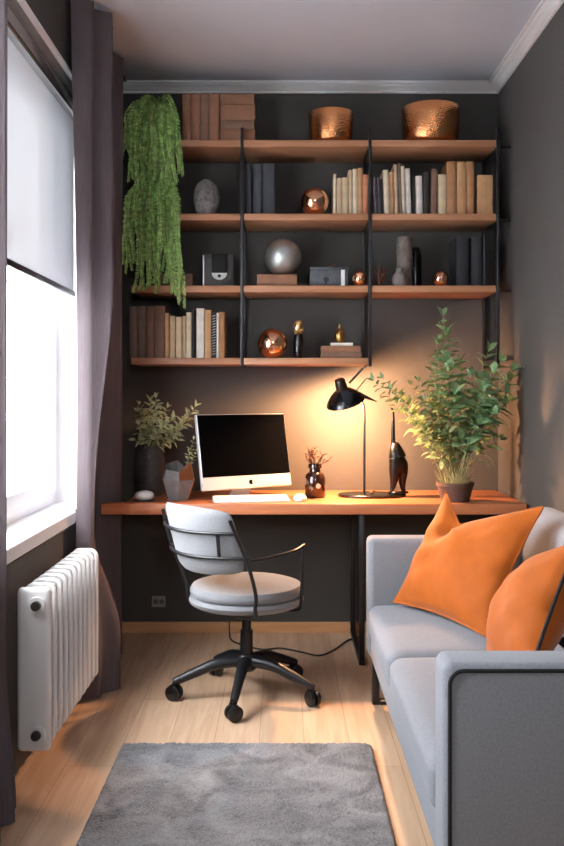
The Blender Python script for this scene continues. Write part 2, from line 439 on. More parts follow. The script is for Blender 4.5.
# ------------------------------------------------------------------ radiator
r_ = root('column_radiator', (-.79, 3.2, 0), 'white column radiator under the window sill', 'radiator')
ry0, nsec, pit = 2.835, 11, .0725
for k in range(nsec):
    y = ry0 + k * pit
    x0, x1, z0, z1 = -.842, -.735, .105, .625
    b = MB()
    if k == 0: b.box(x0, x1, y, y + .036, z0, z1, .0175, 4)
    else:                                       # one closed loop of tube, rounded at top and bottom
        rt_ = .0085; xa, xb, za, zb_ = x0 + rt_, x1 - rt_, z0 + rt_, z1 - rt_; q = .026; loop = []
        for (cx_, cz_, a0) in ((xb - q, zb_ - q, 0), (xa + q, zb_ - q, 90), (xa + q, za + q, 180), (xb - q, za + q, 270)):
            for m in range(7):
                an = math.radians(a0 + 15 * m); loop.append((cx_ + q * math.cos(an), y + .018, cz_ + q * math.sin(an)))
        loop.append(loop[0]); b.tube(loop, rt_, 12, False); bmesh.ops.remove_doubles(b.bm, verts=b.bm.verts, dist=.0002)
    build('section', b, M_RADI, r_)
for z in (.15, .58):
    build('header_pipe', MB().cyl((-.79, ry0 + .02, z), (-.79, ry0 + (nsec - 1) * pit + .03, z), .02), M_RADI, r_)
for z in (.165, .572):
    p = build('end_plug', MB().cyl((-.775, ry0 - .012, z), (-.775, ry0 + .004, z), .026, .028, 24), M_RADI, r_)
    build('plug_nut', MB().cyl((-.775, ry0 - .024, z), (-.775, ry0 - .011, z), .015, .016, 20), mat('dull_steel', '#6d6a66', .4, .9), p)
for y in (ry0 + 5 * pit + .02, ry0 + 9 * pit + .02):
    build('foot', MB().box(-.841, -.825, y - .008, y + .008, 0, .13, .003), M_RADI, r_)

# ------------------------------------------------------------------ shelving
SD0, SD1 = 4.36, 4.665
sx = [PX(242, 4.36), PX(370, 4.36), PX(498, 4.36)]
ST = [2.471, 2.114, 1.765, 1.414]          # shelf tops, highest first
TH = .032
XL = -.737
# (board cells between the uprights)
shelf_r = root('wall_shelving', (.15, 4.67, 1.38), 'wall shelving of warm wood boards between thin black metal uprights', 'shelf')
gap = .008
for k, z in enumerate(ST):
    build('shelf_board', MB().box(XL, sx[0] - gap, SD0, SD1, z - TH, z, .002), M_SHELF, shelf_r)
    build('shelf_board', MB().box(sx[0] + gap, sx[1] - gap, SD0, SD1, z - TH, z, .002), M_SHELF, shelf_r)
    if k < 3: build('shelf_board', MB().box(sx[1] + gap, sx[2] - gap, SD0, SD1, z - TH, z, .002), M_SHELF, shelf_r)
for x in sx:
    build('upright', MB().box(x - .0075, x + .0075, SD0 - .006, SD0 + .012, 1.372, 2.53, .002), M_BLACK, shelf_r)
    build('upright', MB().box(x - .0075, x + .0075, SD1 - .012, SD1 + .013, 1.372, 2.53, .002), M_BLACK, shelf_r)
    for k, z in enumerate(ST):
        build('cross_bar', MB().box(x - .005, x + .005, SD0 + .012, SD1 - .012, z - TH + .004, z - .006), M_BLACK, shelf_r)
build('upright', MB().box(1.10, 1.115, SD1 - .012, SD1 + .013, 1.372, 2.53, .002), M_BLACK, shelf_r)
for z in ST[:3]:
    build('wall_bracket', MB().cyl((sx[2] + .008, SD0 + .06, z - .02), (WR - .001, SD0 + .06, z - .02), .006, seg=10), M_BLACK, shelf_r)

# ------------------------------------------------------------------ books
def book_mesh(t, D, h):
    bd = min(.0035, t * .2)
    poly = [(0, .004), (t * .22, .0005), (t * .5, 0), (t * .78, .0005), (t, .004), (t, D), (t - bd, D), (t - bd, .009), (bd, .009), (bd, D), (0, D)]
    return MB().prism(poly, 0, h), MB().box(bd * .9, t - bd * .9, .0085, D - .006, .004, h - .004)
def add_book(kind, M, t, D, h, colour, label, group, cat='book', pages=M_PAGE):
    c, p = book_mesh(t, D, h)
    o = build(kind, c.xform(M), BK[colour] if isinstance(colour, str) else colour)
    build('pages', p.xform(M), pages, o, False)
    return tag(o, label, cat, group)
BD = 4.395
def upright_book(px0, px1, ytop, shelf, colour, label, group, lean=0, D=.19, kind='book', cat='book', d=BD):
    x0, x1 = PX(px0, d), PX(px1, d) ; t = x1 - x0 - .0006; h = PZ(ytop, d) - ST[shelf]
    M = T(x0, d, ST[shelf] + .0005)
    if lean:                                     # rotate about the lower corner that carries it
        M = T(x0 if lean < 0 else x1, d, ST[shelf] + .0005) @ RY(math.radians(lean)) @ T(0 if lean < 0 else -t, 0, 0)
    return add_book(kind, M, t, D, h, colour, label, group, cat)
def flat_book(px0, px1, y0, y1, zbase, colour, label, group, d=BD, D=.2):
    x0, x1 = PX(px0, d), PX(px1, d); t = (y1 - y0) * d / F - .0006
    M = T(x0, d, zbase + t) @ RY(PI / 2)
    add_book('book', M, t, D, x1 - x0, colour, label, group)
    return zbase + t + .0006

G1 = 'brown books on the topmost shelf'
for p0, p1, c, l in ((182.5, 190, 'brown', 'slim brown book standing next to the fern on the topmost shelf'),
                     (190.2, 200, 'brown', 'thick brown book second from the fern on the topmost shelf'),
                     (200.3, 209, 'umber', 'brown book third from the fern on the topmost shelf'),
                     (209.3, 219, 'brown', 'brown upright book touching the pile of flat books on the topmost shelf')):
    upright_book(p0, p1, 93.5, 0, c, l, G1, D=.2)
z = ST[0] + .0005
for (a, c_, y0, y1, cc, l) in ((220, 255, 127, 139.9, 'brown', 'brown flat book at the bottom of the pile on the topmost shelf'),
                               (220.5, 254, 118, 127.8, 'umber', 'brown flat book second from the bottom of the pile on the topmost shelf'),
                               (220, 255, 104, 118.8, 'brown', 'thick brown flat book third from the bottom of the topmost shelf pile'),
                               (220, 254, 93.6, 104.8, 'brown', 'brown flat book on top of the pile on the topmost shelf')):
    z = flat_book(a, c_, y0, y1, z, cc, l, G1)

G2 = 'slate binders beside the black upright'
upright_book(246.3, 251.5, 165, 1, 'slate', 'slim slate blue binder nearest the black upright, beside two thicker ones', G2, kind='binder', cat='binder')
upright_book(253.6, 261.8, 164.5, 1, 'slate', 'slate blue binder in the middle of the three on the second shelf', G2, kind='binder', cat='binder')
upright_book(262.8, 274.6, 164.5, 1, 'slate', 'thickest slate blue binder of the three on the second shelf', G2, kind='binder', cat='binder')
G3 = 'pale books beside the copper ball'
for p0, p1, yt, c, l in ((333.2, 336.4, 174, 'cream', 'thin cream book first after the copper ball on the second shelf'),
                         (336.8, 342, 178, 'beige', 'short beige book beside the thin cream one near the copper ball'),
                         (342.3, 348.2, 177.5, 'sand', 'short sand coloured book in the middle of the pale row by the copper ball'),
                         (348.6, 352.6, 170, 'beige', 'tall beige book fourth after the copper ball'),
                         (352.9, 357.6, 169, 'cream', 'tall cream book fifth after the copper ball'),
                         (358, 362.8, 168, 'tan', 'tallest tan book in the row beside the copper ball'),
                         (363.3, 368.2, 174.5, 'rose', 'rose brown book against the black upright, last of the row by the copper ball')):
    upright_book(p0, p1, yt, 1, c, l, G3, D=.17)
G4 = 'row of books under the larger copper bowl'
for p0, p1, yt, c, ln, l in ((375.2, 378.2, 177, 'mauve', -2, 'thin mauve grey book first in the long row beside the black upright'),
                             (378.4, 381.2, 177, 'mauve', -2, 'thin mauve grey book second in the long row'),
                             (381.3, 384.0, 179, 'dark', -2, 'thin dark book beside the leaning cream one in the long row'),
                             (384.4, 390, 170, 'cream', -2, 'cream book tilted slightly near the start of the long row'),
                             (391, 394.6, 172, 'tan', -2, 'thin tan book right after the tilted cream one'),
                             (395.4, 399, 164.5, 'beige', -2, 'tall beige book, among the highest of the pale ones in the long row'),
                             (399.4, 402.2, 163, 'taupe', -1.5, 'thin taupe book between two tall pale books in the long row'),
                             (402.8, 406.4, 166, 'cream', -2, 'tall cream book right before the tall white one in the long row'),
                             (407, 411.6, 168.5, 'white', -2, 'tall white book right beside the tall cream one in the long row'),
                             (412.6, 415.2, 175, 'dark', 0, 'thin dark book between two white books in the long row'),
                             (416.4, 423, 176, 'white', -1, 'short white book standing before the dark filler slab'),
                             (423.8, 430, 172, 'dark', 0, 'dark filler slab for the shaded gap between the short white and the leaning brown book'),  # dark slab standing in for the shade between two books
                             (430.4, 437.0, 169, 'umber', 1.5, 'brown book tilted towards the pale short book in the long row'),
                             (438.6, 446.6, 174.5, 'sand', 0, 'pale short book before the tall caramel books'),
                             (447, 456.4, 161.5, 'caramel', 0, 'first of the tall caramel books in the long row'),
                             (457, 466, 161.5, 'tan', 0, 'second tall book, tan, in the group of three tall ones'),
                             (466.6, 474.4, 161.5, 'caramel', 0, 'last of the three tall caramel books, beside a gap')):
    upright_book(p0, p1, yt, 1, c, l, G4, ln, D=.16)
add_book('book', T(PX(477.5, BD), BD, ST[1] + .0005), .075, .17, PZ(175, BD) - ST[1], 'tan', 'thick tan book with white page edge, last in the long row near the wall', G4)
G5 = 'books on the lowest shelf'
for p0, p1, yt, c, l in ((129.5, 137, 306.5, 'cocoa', 'dark cocoa volume at the curtain end of the lowest shelf'),
                         (137.4, 145.6, 306.5, 'cocoa', 'second cocoa volume from the curtain on the lowest shelf'),
                         (146, 154.2, 306.5, 'umber', 'third large brown volume from the curtain on the lowest shelf'),
                         (154.6, 164.8, 306, 'umber', 'fourth and widest brown volume from the curtain on the lowest shelf'),
                         (165.2, 169, 313, 'tan', 'thin tan book right beside the large brown volumes'),
                         (169.6, 175.2, 316, 'beige', 'short beige book below the fern tip'),
                         (175.8, 181.6, 317, 'sand', 'short sand coloured book right under the tip of the fern'),
                         (182.4, 185.8, 316, 'beige', 'thin beige book just past the fern tip on the lowest shelf'),
                         (186.3, 191.2, 312.5, 'cream', 'cream book left of the thin dark book on the lowest shelf'),
                         (191.6, 194.6, 309.5, 'dark', 'thin dark book between two cream books on the lowest shelf'),
                         (196.3, 204, 308.5, 'white', 'broad white book, tallest of the pale ones on the lowest shelf'),
                         (204.8, 211, 310, 'tan', 'tan book right beside the broad white one'),
                         (216.4, 219, 313, 'white', 'thin white book beside the spiral notebook'),
                         (219.4, 224.6, 312, 'caramel', 'caramel book at the end of the lowest row, beside empty space')):
    upright_book(p0, p1, yt, 3, c, l, G5, D=.18)
# spiral bound notebook
x0, x1 = PX(211.6, BD), PX(216, BD); zt = PZ(313, BD)
o = tag(build('notebook', MB().box(x0, x1, BD + .008, BD + .17, ST[3] + .001, zt, .001), BK['dark']), 'black notebook with white spiral binding on the lowest shelf', 'notebook', G5)
b = MB()
n = 15
pts = []
for k in range(n * 10 + 1):
    a = 2 * PI * k / 10; zz = ST[3] + .01 + (zt - ST[3] - .02) * k / (n * 10)
    pts.append(((x0 + x1) / 2 + math.cos(a) * .0075, BD + .008 + math.sin(a) * .0075, zz))
b.tube(pts, .0014, 5); build('spiral', b, M_WHITE, o)

G6 = 'grey binders near the wall'
upright_book(456.6, 468.6, 237, 2, 'ink', 'dark grey binder nearest the small copper ball on the third shelf', G6, kind='binder', cat='binder', D=.2)
upright_book(471.4, 482, 237, 2, 'ink', 'dark grey binder second from the small copper ball on the third shelf', G6, kind='binder', cat='binder', D=.2)
upright_book(483.6, 486.8, 237, 2, 'ink', 'thinnest dark grey binder at the wall end of the third shelf', G6, kind='binder', cat='binder', D=.2)

# ------------------------------------------------------------------ shelf objects
def bowl(cx, d, w, ytop, zb, label):
    r = w / 2 * (d - .06) / F; h = PZ(ytop, d - r) - zb
    prof = [(0, .0), (r * .72, 0), (r * .86, h * .05), (r * .95, h * .18), (r * .985, h * .4), (r, h * .75), (r * 1.0, h * .985), (r * .99, h), (r * .965, h * .985),
            (r * .95, h * .4), (r * .85, h * .12), (0, h * .06)]
    o = build('hammered_bowl', MB().lathe(prof, (PX(cx, d), d, zb), 64), M_HAMMER)
    return tag(o, label, 'bowl', 'hammered copper bowls')
bowl(331, 4.50, 45, 106.5, ST[0], 'smaller hammered copper bowl on the middle of the topmost shelf')
bowl(430.5, 4.50, 58, 99.5, ST[0], 'larger hammered copper bowl on the topmost shelf near the wall')

def ball(cx, d, w, zb, m, label, name='copper_ball', group='polished copper balls', cat='ornament'):
    r = w / 2 * d / F
    o = build(name, MB().ball((PX(cx, d), d, zb + r * .985), r, seg=48, flat=.015), m)
    return tag(o, label, cat, group)
ball(314.5, 4.41, 28, ST[1], M_COPPER, 'polished copper ball between slate binders and pale books on the second shelf')
ball(360, 4.39, 15.5, ST[2], M_COPPER, 'small copper ball beside the grey metal box')
ball(440.8, 4.39, 15.5, ST[2], M_COPPER, 'small copper ball between the grey vases and the dark binders')
ball(272.5, 4.42, 30, ST[3], M_COPPER, 'large copper ball on the lowest shelf beside the dark bottle')

# wire egg vase
cx, d = PX(206.5, 4.42), 4.42; h = PZ(180, d) - ST[1]; r = 13.2 * d / F
b = MB()
prof = [(0, 0), (r * .55, 0), (r * .85, h * .16), (r, h * .42), (r * .95, h * .66), (r * .72, h * .88), (r * .35, h * .98), (r * .3, h), (r * .26, h * .97), (0, h * .9)]
b.lathe(prof, (cx, d, ST[1]), 44, fn=lambda a, z: 1 + .03 * math.sin(a * 11))
tag(build('egg_vase', b, mat('grey_stone', '#6f6b69', .85, 0, .4, 60, .9, 120)), 'rough grey egg shaped vase on the second shelf near the ferns', 'vase')

# small brown box by fern
tag(build('brown_box', MB().box(PX(160, 4.42), PX(192.5, 4.42), 4.42, 4.56, ST[2], PZ(273.5, 4.42), .003), BK['umber']), 'low brown box half hidden behind the fern on the third shelf', 'box')
# camera-like black box
d = 4.42; x0, x1, zt = PX(202, d), PX(234, d), PZ(253, d)
r_ = root('instant_camera', ((x0 + x1) / 2, d + .06, ST[2]), 'black boxy camera with white half-round dial on the third shelf', 'camera')
w = x1 - x0; hh = zt - ST[2]
build('body', MB().box(x0, x1, d + .012, d + .13, ST[2], zt, .008), mat('charcoal_leatherette', '#393634', .65, 0, .15, 60, .3, 200), r_)
build('front_flap', MB().box(x0 + w * .3, x0 + w * .78, d, d + .02, ST[2] + hh * .42, zt - .004, .004), mat('matt_black', '#0e0e0f', .6, 0, .05, 20, spec=.25), r_)
dm = MB(); poly = [(-w * .24, 0)] + [(w * .24 * math.cos(-PI + PI * k / 14) , hh * .2 * math.sin(-PI + PI * k / 14)) for k in range(1, 14)] + [(w * .24, 0)]
M = T(x0 + w * .54, d + .014, ST[2] + hh * .42) @ RX(PI / 2)
dial = build('dial', dm.prism(poly, 0, .008, M), mat('ivory_plastic', '#dcdad6', .4), r_)
build('lens', MB().cyl((x0 + w * .54, d + .0135, ST[2] + hh * .33), (x0 + w * .54, d + .002, ST[2] + hh * .33), .008, seg=18), M_BLACKG, dial)
build('side_rail', MB().box(x0 + .004, x0 + .010, d + .004, d + .014, ST[2] + .006, zt - .01, .001), M_ALU, r_)

# silver sphere on brown box
d = 4.46
tag(build('brown_box', MB().box(PX(257, d - .06), PX(297, d - .06), d - .06, d + .08, ST[2], PZ(274.2, d - .06), .003), BK['brown']), 'brown box carrying the silver globe', 'box')
zb = PZ(274.2, d - .06)
ball(283, d, 37, zb, M_SILVER, 'matt silver globe resting on the brown box', 'silver_globe', None)
# grey metal box
d = 4.42; x0, x1, zt = PX(310, d), PX(348, d), PZ(267, d)
r_ = root('metal_box', ((x0 + x1) / 2, d + .06, ST[2]), 'grey metal box with a round lock beside the silver globe', 'box')
mg = mat('grey_painted_metal', '#505257', .45, .3, .12, 40)
build('body', MB().box(x0, x1, d, d + .13, ST[2], zt - .012, .003), mg, r_)
build('lid', MB().box(x0 - .003, x1 + .003, d - .003, d + .133, zt - .014, zt, .003), mg, r_)
build('corner_strip', MB().box(x1 - .034, x1 - .016, d - .002, d + .002, ST[2] + .002, zt - .014), M_ALU, r_)
lk = build('lock', MB().cyl((PX(326, d), d + .002, ST[2] + .035), (PX(326, d), d - .006, ST[2] + .035), .014, seg=20), M_BLACK, r_)
build('latch', MB().box(PX(326, d) - .005, PX(326, d) + .005, d - .007, d - .001, ST[2] + .012, ST[2] + .03, .001), M_BLACK, r_)
# slim black tool beside the box
tag(build('slim_case', MB().box(PX(298, 4.44), PX(308.6, 4.44), 4.44, 4.47, ST[2], ST[2] + .022, .004), M_BLACK), 'slim black case lying between the globe box and the grey metal box', 'case')

# twig ornaments (copper)
def twig_ball(cx, d, w, h, zb, label, n=9, m=None, seed=1):
    rnd = random.Random(seed); b = MB(); c = Vector((PX(cx, d), d, zb))
    rr = w / 2 * d / F; hh = h * d / F
    b.ball(c + Vector((0, 0, .010)), .010, seg=12)
    for k in range(n):
        a = rnd.uniform(0, 2 * PI); q = rnd.uniform(.35, 1)
        e = c + Vector((rr * q * math.cos(a), rr * .6 * q * math.sin(a), hh * rnd.uniform(.35, 1)))
        m1 = c.lerp(e, .5) + Vector((rnd.uniform(-.01, .01), 0, .008))
        b.tube([c + Vector((0, 0, .008)), m1, e], [.0055, .0048, .0036], 6); b.ball(e, .006, seg=8)
    return tag(build('coral_ornament', b, m or M_TWIG), label, 'ornament')
twig_ball(380, 4.43, 20, 21, ST[2], 'dark copper branching ornament beside the black upright on the third shelf', 11, mat('dark_copper', '#7b4a38', .4, .6), 5)
tag(build('twig_ornament', MB().tube(smooth_path([(PX(329, 4.5), 4.5, zt), (PX(331, 4.5), 4.5, zt + .018), (PX(334, 4.5), 4.5, zt + .026)]), .003, 6)
    .ball((PX(334.5, 4.5), 4.5, zt + .028), .007, seg=12).ball((PX(330.5, 4.5), 4.5, zt + .012), .005, seg=10), mat('dark_copper', '#7b4a38')), 'tiny copper twig ornament lying on the grey metal box', 'ornament')

# stone cylinder vase and round vase
d = 4.48; r = 7.8 * d / F; zb = ST[2]; h = PZ(237.5, d) - zb; cx = PX(404.5, d)
b = MB(); prof = [(0, 0), (r * .95, 0)]
for k in range(1, 24): prof.append((r * (1 + .035 * math.sin(k * 2.3)), h * k / 24))
prof += [(r * .93, h), (r * .78, h), (r * .78, h * .8), (0, h * .8)]
tag(build('cylinder_vase', b.lathe(prof, (cx, d, zb), 36, fn=lambda a, z: 1 + .03 * math.sin(5 * a + z * 60)), mat('carved_stone', '#655b54', .85, 0, .4, 45, .8, 70)), 'tall carved stone cylinder vase on the third shelf', 'vase')
d = 4.40; r = 7.8 * d / F; cx = PX(399.5, d)
prof = [(0, 0), (r * .6, 0), (r * .92, r * .35), (r, r * .85), (r * .85, r * 1.4), (r * .5, r * 1.8), (r * .42, r * 2.1), (r * .5, r * 2.3), (r * .38, r * 2.3), (r * .3, r * 1.9), (0, r * 1.8)]
tag(build('round_vase', MB().lathe(prof, (cx, d, zb), 32), mat('grey_glaze', '#6f6864', .45, 0, .3, 40, .3, 60)), 'small round grey vase in front of the carved cylinder vase', 'vase')
d = 4.56; tag(build('black_vase', MB().lathe([(0, 0), (.030, 0), (.034, .02), (.034, .17), (.028, .20), (.022, .215), (.014, .215), (.014, .18), (0, .18)], (PX(415, d), d, zb), 28), M_BLACKG), 'plain black vase half behind the carved cylinder vase', 'vase')

# lowest shelf, middle: bottle with gold egg finial, books with pineapple
d = 4.45; zb = ST[3]
r_ = root('dark_bottle', (PX(298.5, d), d, zb), 'slim dark bottle with a pale gold egg top beside the large copper ball', 'bottle')
h1 = PZ(335, d) - zb
build('bottle_body', MB().lathe([(0, 0), (.020, 0), (.023, .006), (.024, h1 * .8), (.020, h1), (0, h1)], (PX(298.5, d), d, zb), 28), M_BLACKG, r_)
eh = (335 - 319) * d / F
build('egg_top', MB().ball((PX(298.5, d), d, zb + h1 + eh / 2 - .001), eh / 2, .74, .74, 1, 28), mat('pale_gold', '#d8b27c', .25, .8, .2, 40), r_)
z = ST[3] + .0005
z = flat_book(321.5, 361.5, 351.3, 357.6, z, 'umber', 'brown flat book under another one, below the brass pineapple', 'books under the brass pineapple', d=4.42)
z = flat_book(321, 360.5, 345, 351.3, z, 'brown', 'brown flat book second in the pile below the brass pineapple', 'books under the brass pineapple', d=4.42)
z = flat_book(331, 353, 341.6, 345, z, 'white', 'small white flat book right under the brass pineapple', 'books under the brass pineapple', d=4.44, D=.1)
d = 4.48; cx = PX(339.7, d); hh = PZ(329, d) - z
r_ = root('pineapple_ornament', (cx, d, z), 'small brass pineapple ornament standing on the white book', 'ornament')
brass = mat('brass', '#b48a52', .28, 1, .2, 60, .5, 150)
rr = 5.6 * d / F
build('fruit', MB().lathe([(0, 0), (rr * .6, 0), (rr * .9, hh * .2), (rr, hh * .5), (rr * .85, hh * .8), (rr * .45, hh * .98), (0, hh)], (cx, d, z), 24, fn=lambda a, zz: 1 + .05 * math.sin(8 * a + zz * 260)), brass, r_)
b = MB()
for k in range(9):
    a = k * 2.4; q = .006 + .008 * (k % 3) / 2
    b.leaf((cx, d, z + hh * .95), (math.cos(a) * q * 40, math.sin(a) * q * 40, 1), (math.cos(a), math.sin(a), -.2), .03 - .006 * (k % 3), .010)
build('leaf_tuft', b, brass, r_, recalc=False)

# ------------------------------------------------------------------ ferns
def fern(cx, d, zpot, spread, tips, n, seed, label, wleaf=.0175):
    rnd = random.Random(seed)
    r_ = root('trailing_fern', (cx, d, zpot), label, 'plant', 'trailing ferns')
    ph = .115
    build('pot', MB().lathe([(0, 0), (.055, 0), (.072, ph), (.078, ph), (.078, ph + .01), (.066, ph + .01), (.064, ph - .012), (0, ph - .012)], (cx, d, zpot), 32), M_DKPOT, r_)
    build('soil', MB().lathe([(0, ph - .006), (.066, ph - .012), (.066, ph - .02), (0, ph - .02)], (cx, d, zpot), 24), M_SOIL, r_)
    b = MB(); st = MB()
    x0, x1 = spread
    for k in range(n):
        u = (k + rnd.uniform(.1, .9)) / n
        tx = x0 + (x1 - x0) * u; front = d - .13 - rnd.uniform(-.015, .095)
        tz = tips(tx) + rnd.uniform(-.01, .10) * (1 if rnd.random() < .7 else 1.6)
        o0 = Vector((cx + rnd.uniform(-.045, .045), d + rnd.uniform(-.05, .02), zpot + ph - .01))
        top = Vector((cx + (tx - cx) * .42 + rnd.uniform(-.01, .01), d - .075 - rnd.uniform(0, .05), zpot + ph + rnd.uniform(.03, .095)))
        L0 = top.z - tz
        sh_ = Vector((cx + (tx - cx) * .92, front, top.z - L0 * .22))
        mid = Vector((tx + rnd.uniform(-.014, .014), front - .012, top.z - L0 * .55))
        end = Vector((tx + rnd.uniform(-.03, .03), front + .005, tz))
        pts = smooth_path([o0, top, sh_, mid, mid.lerp(end, .55) + Vector((rnd.uniform(-.012, .012), rnd.uniform(-.012, .012), 0)), end], 15)
        st.tube(pts[::3] + [pts[-1]], .0013, 4, False)
        N = len(pts)
        for i in range(8, N):
            f = i / (N - 1); t = (pts[i] - pts[i - 1]).normalized()
            sd = t.cross(Vector((0, -1, 0.2))); sd = sd.normalized() if sd.length > .05 else Vector((1, 0, 0))
            L = wleaf * (1 - .55 * max(0, (f - .55) / .45)) * rnd.uniform(.8, 1.15)
            for s_ in (-1, 1):
                for q in ((0, 1) if i % 2 else (0,)):
                    dd = sd * s_ + t * .55 + Vector((rnd.uniform(-.25, .25), -.25 - .3 * q * rnd.random(), rnd.uniform(-.2, .2)))
                    p = pts[i] + t * rnd.uniform(-.004, .004); dd.normalize()
                    w = t * (.0050)
                    e = p + dd * L; mm = p + dd * L * .5
                    va = [b.bm.verts.new(v) for v in (p, mm + w, e, mm - w)]
                    b.bm.faces.new(va)
    build('frond_stems', st, M_STEM, r_)
    build('foliage', b, M_FERN, r_, smooth=False, recalc=False)
    return r_
fcx = -.628
fern(fcx, 4.47, ST[0], (-.755, -.50), lambda x: 2.16 + .06 * abs(math.sin(x * 23)), 34, 11, 'trailing green fern on the topmost shelf beside the brown books')
def tipB(x):
    return 1.62 + .1 * min(1, abs(x + .515) / .05) + (.05 if x < -.70 else 0)
fern(fcx + .01, 4.47, ST[1], (-.745, -.485), tipB, 34, 23, 'trailing green fern on the second shelf, its tip reaching the lowest books')

# ------------------------------------------------------------------ desk
DT = .74
dr = root('desk', (.13, 4.38, 0), 'long reddish wooden desk with black metal sled legs along the back wall', 'desk')
poly = [(-.824, 4.075), (1.105, 4.075), (1.105, 4.672), (-.728, 4.672), (-.728, 4.165), (-.824, 4.165)]
build('desktop', MB().prism(poly, DT - .048, DT, bev=.003), M_DESK, dr)
for x in (.36,):
    w = .013
    for ya in (4.10, 4.614): build('leg_upright', MB().box(x - w, x + w, ya, ya + .026, 0.0, DT - .049, .002), M_BLACK, dr)
    build('floor_runner', MB().box(x - w, x + w, 4.126, 4.614, 0, .026, .002), M_BLACK, dr)
build('rear_apron', MB().box(-.72, .347, 4.62, 4.634, DT - .11, DT - .049), M_BLACK, dr)

# ------------------------------------------------------------------ monitor
mc = Vector((-.17, 4.335, 0)); yaw = math.radians(34); tilt = math.radians(11)
r_ = root('desktop_computer', (mc.x, mc.y, DT), 'silver all-in-one computer with a black screen on the desk', 'computer')
mw, mh = .50, .362
zc = DT + .045
MM = T(mc.x, mc.y - .01, zc) @ RZ(yaw) @ RX(-tilt)            # local: x width, -y front, z up from the lower edge
build('case', MB().box(-mw / 2, mw / 2, -.012, .014, 0, mh, .006, 3, MM), M_ALU, r_)
ch = .062
scr = build('screen', MB().box(-mw / 2 + .004, mw / 2 - .004, -.0145, -.011, ch, mh - .004, .0012, 1, MM), M_SCREEN, r_)
b = MB(); pts = []
for k in range(26):
    a = 2 * PI * k / 26 + PI / 2
    rr = .0115 * (1 - .13 * math.exp(-((a - PI / 2) % (2 * PI) if (a - PI / 2) % (2 * PI) < PI else 2 * PI - (a - PI / 2) % (2 * PI)) ** 2 * 6))
    x_, y_ = rr * math.cos(a), rr * math.sin(a)
    dx, dy = x_ - .0145, y_ - .001
    if math.hypot(dx, dy) < .0068: x_ = .0145 - .0068 * (1 if abs(dy) < .004 else .9)
    pts.append((x_, y_))
b.prism(pts, 0, .0012, MM @ T(.015, -.012, ch / 2 - .002) @ RX(PI / 2))
b.prism([(0.0005, .0125), (.0045, .014), (.006, .0185), (.002, .0165)], 0, .0012, MM @ T(.015, -.012, ch / 2 - .002) @ RX(PI / 2))
build('logo', b, M_BLACKG, r_)
SM = T(mc.x, mc.y, DT) @ RZ(yaw)
b = MB(); b.box(-.062, .062, -.075, .085, 0.0005, .006, .002, 2, SM)
build('stand_foot', b, M_ALU, r_)
build('stand_neck', MB().prism([(.085, .006), (.075, .006), (.018, .12), (.018, .15), (.028, .15)], -.055, .055, SM @ Matrix(((0, 0, 1, 0), (1, 0, 0, 0), (0, 1, 0, 0), (0, 0, 0, 1)))), M_ALU, r_)

# keyboard
KM = T(PX(251, 4.2), 4.185, DT) @ RZ(math.radians(9)) @ RX(math.radians(7))
r_ = root('keyboard', (PX(251, 4.2), 4.185, DT), 'slim white keyboard in front of the computer', 'keyboard')
kw, kd = .35, .105
M_KEY = mat('white_plastic', '#eceae8', .45, 0, .02, 8)
build('keyboard_base', MB().prism([(-kd / 2, -.0005), (kd / 2, -.0125), (kd / 2, .010), (-kd / 2, .008)], -kw / 2, kw / 2, KM @ T(0, 0, .0075) @ Matrix(((0, 0, 1, 0), (1, 0, 0, 0), (0, 1, 0, 0), (0, 0, 0, 1))), .002), M_KEY, r_)
b = MB(); rows = [14, 14, 13, 12, 9]
for j, n in enumerate(rows):
    y0 = kd / 2 - .008 - (j + 1) * .0185; wk = (kw - .016) / n
    for i in range(n): b.box(-kw / 2 + .008 + i * wk + .0012, -kw / 2 + .008 + (i + 1) * wk - .0012, y0 + .0012, y0 + .0175, .0155, .0195, .0008, 1, KM)
build('keys', b, M_KEY, r_)
tag(build('computer_mouse', MB().ball((PX(300, 4.2), 4.2, DT + .012), .05, .62, 1.0, .42, 32, .45), M_KEY), 'smooth white computer mouse beside the keyboard', 'mouse')
for o in (bpy.data.objects['computer_mouse'],): o.location.z = DT

# pale pebble-like mouse at the left, its shadow modelled as a dark plate
r_ = root('silver_pebble', (PX(143.5, 4.2), 4.2, DT), 'pale silver pebble shaped device on the desk near the curtain', 'device')
build('shell', MB().ball((PX(144.5, 4.2), 4.2, DT + .0235), .0455, 1.0, .8, .56, 32, .1), mat('satin_silver', '#dcd9d5', .35, .05, .03, 8), r_)
build('shadow_plate', MB().ball((PX(143, 4.2), 4.2, DT + .004), .05, 1.08, .85, .07, 28), M_BLACK, r_)

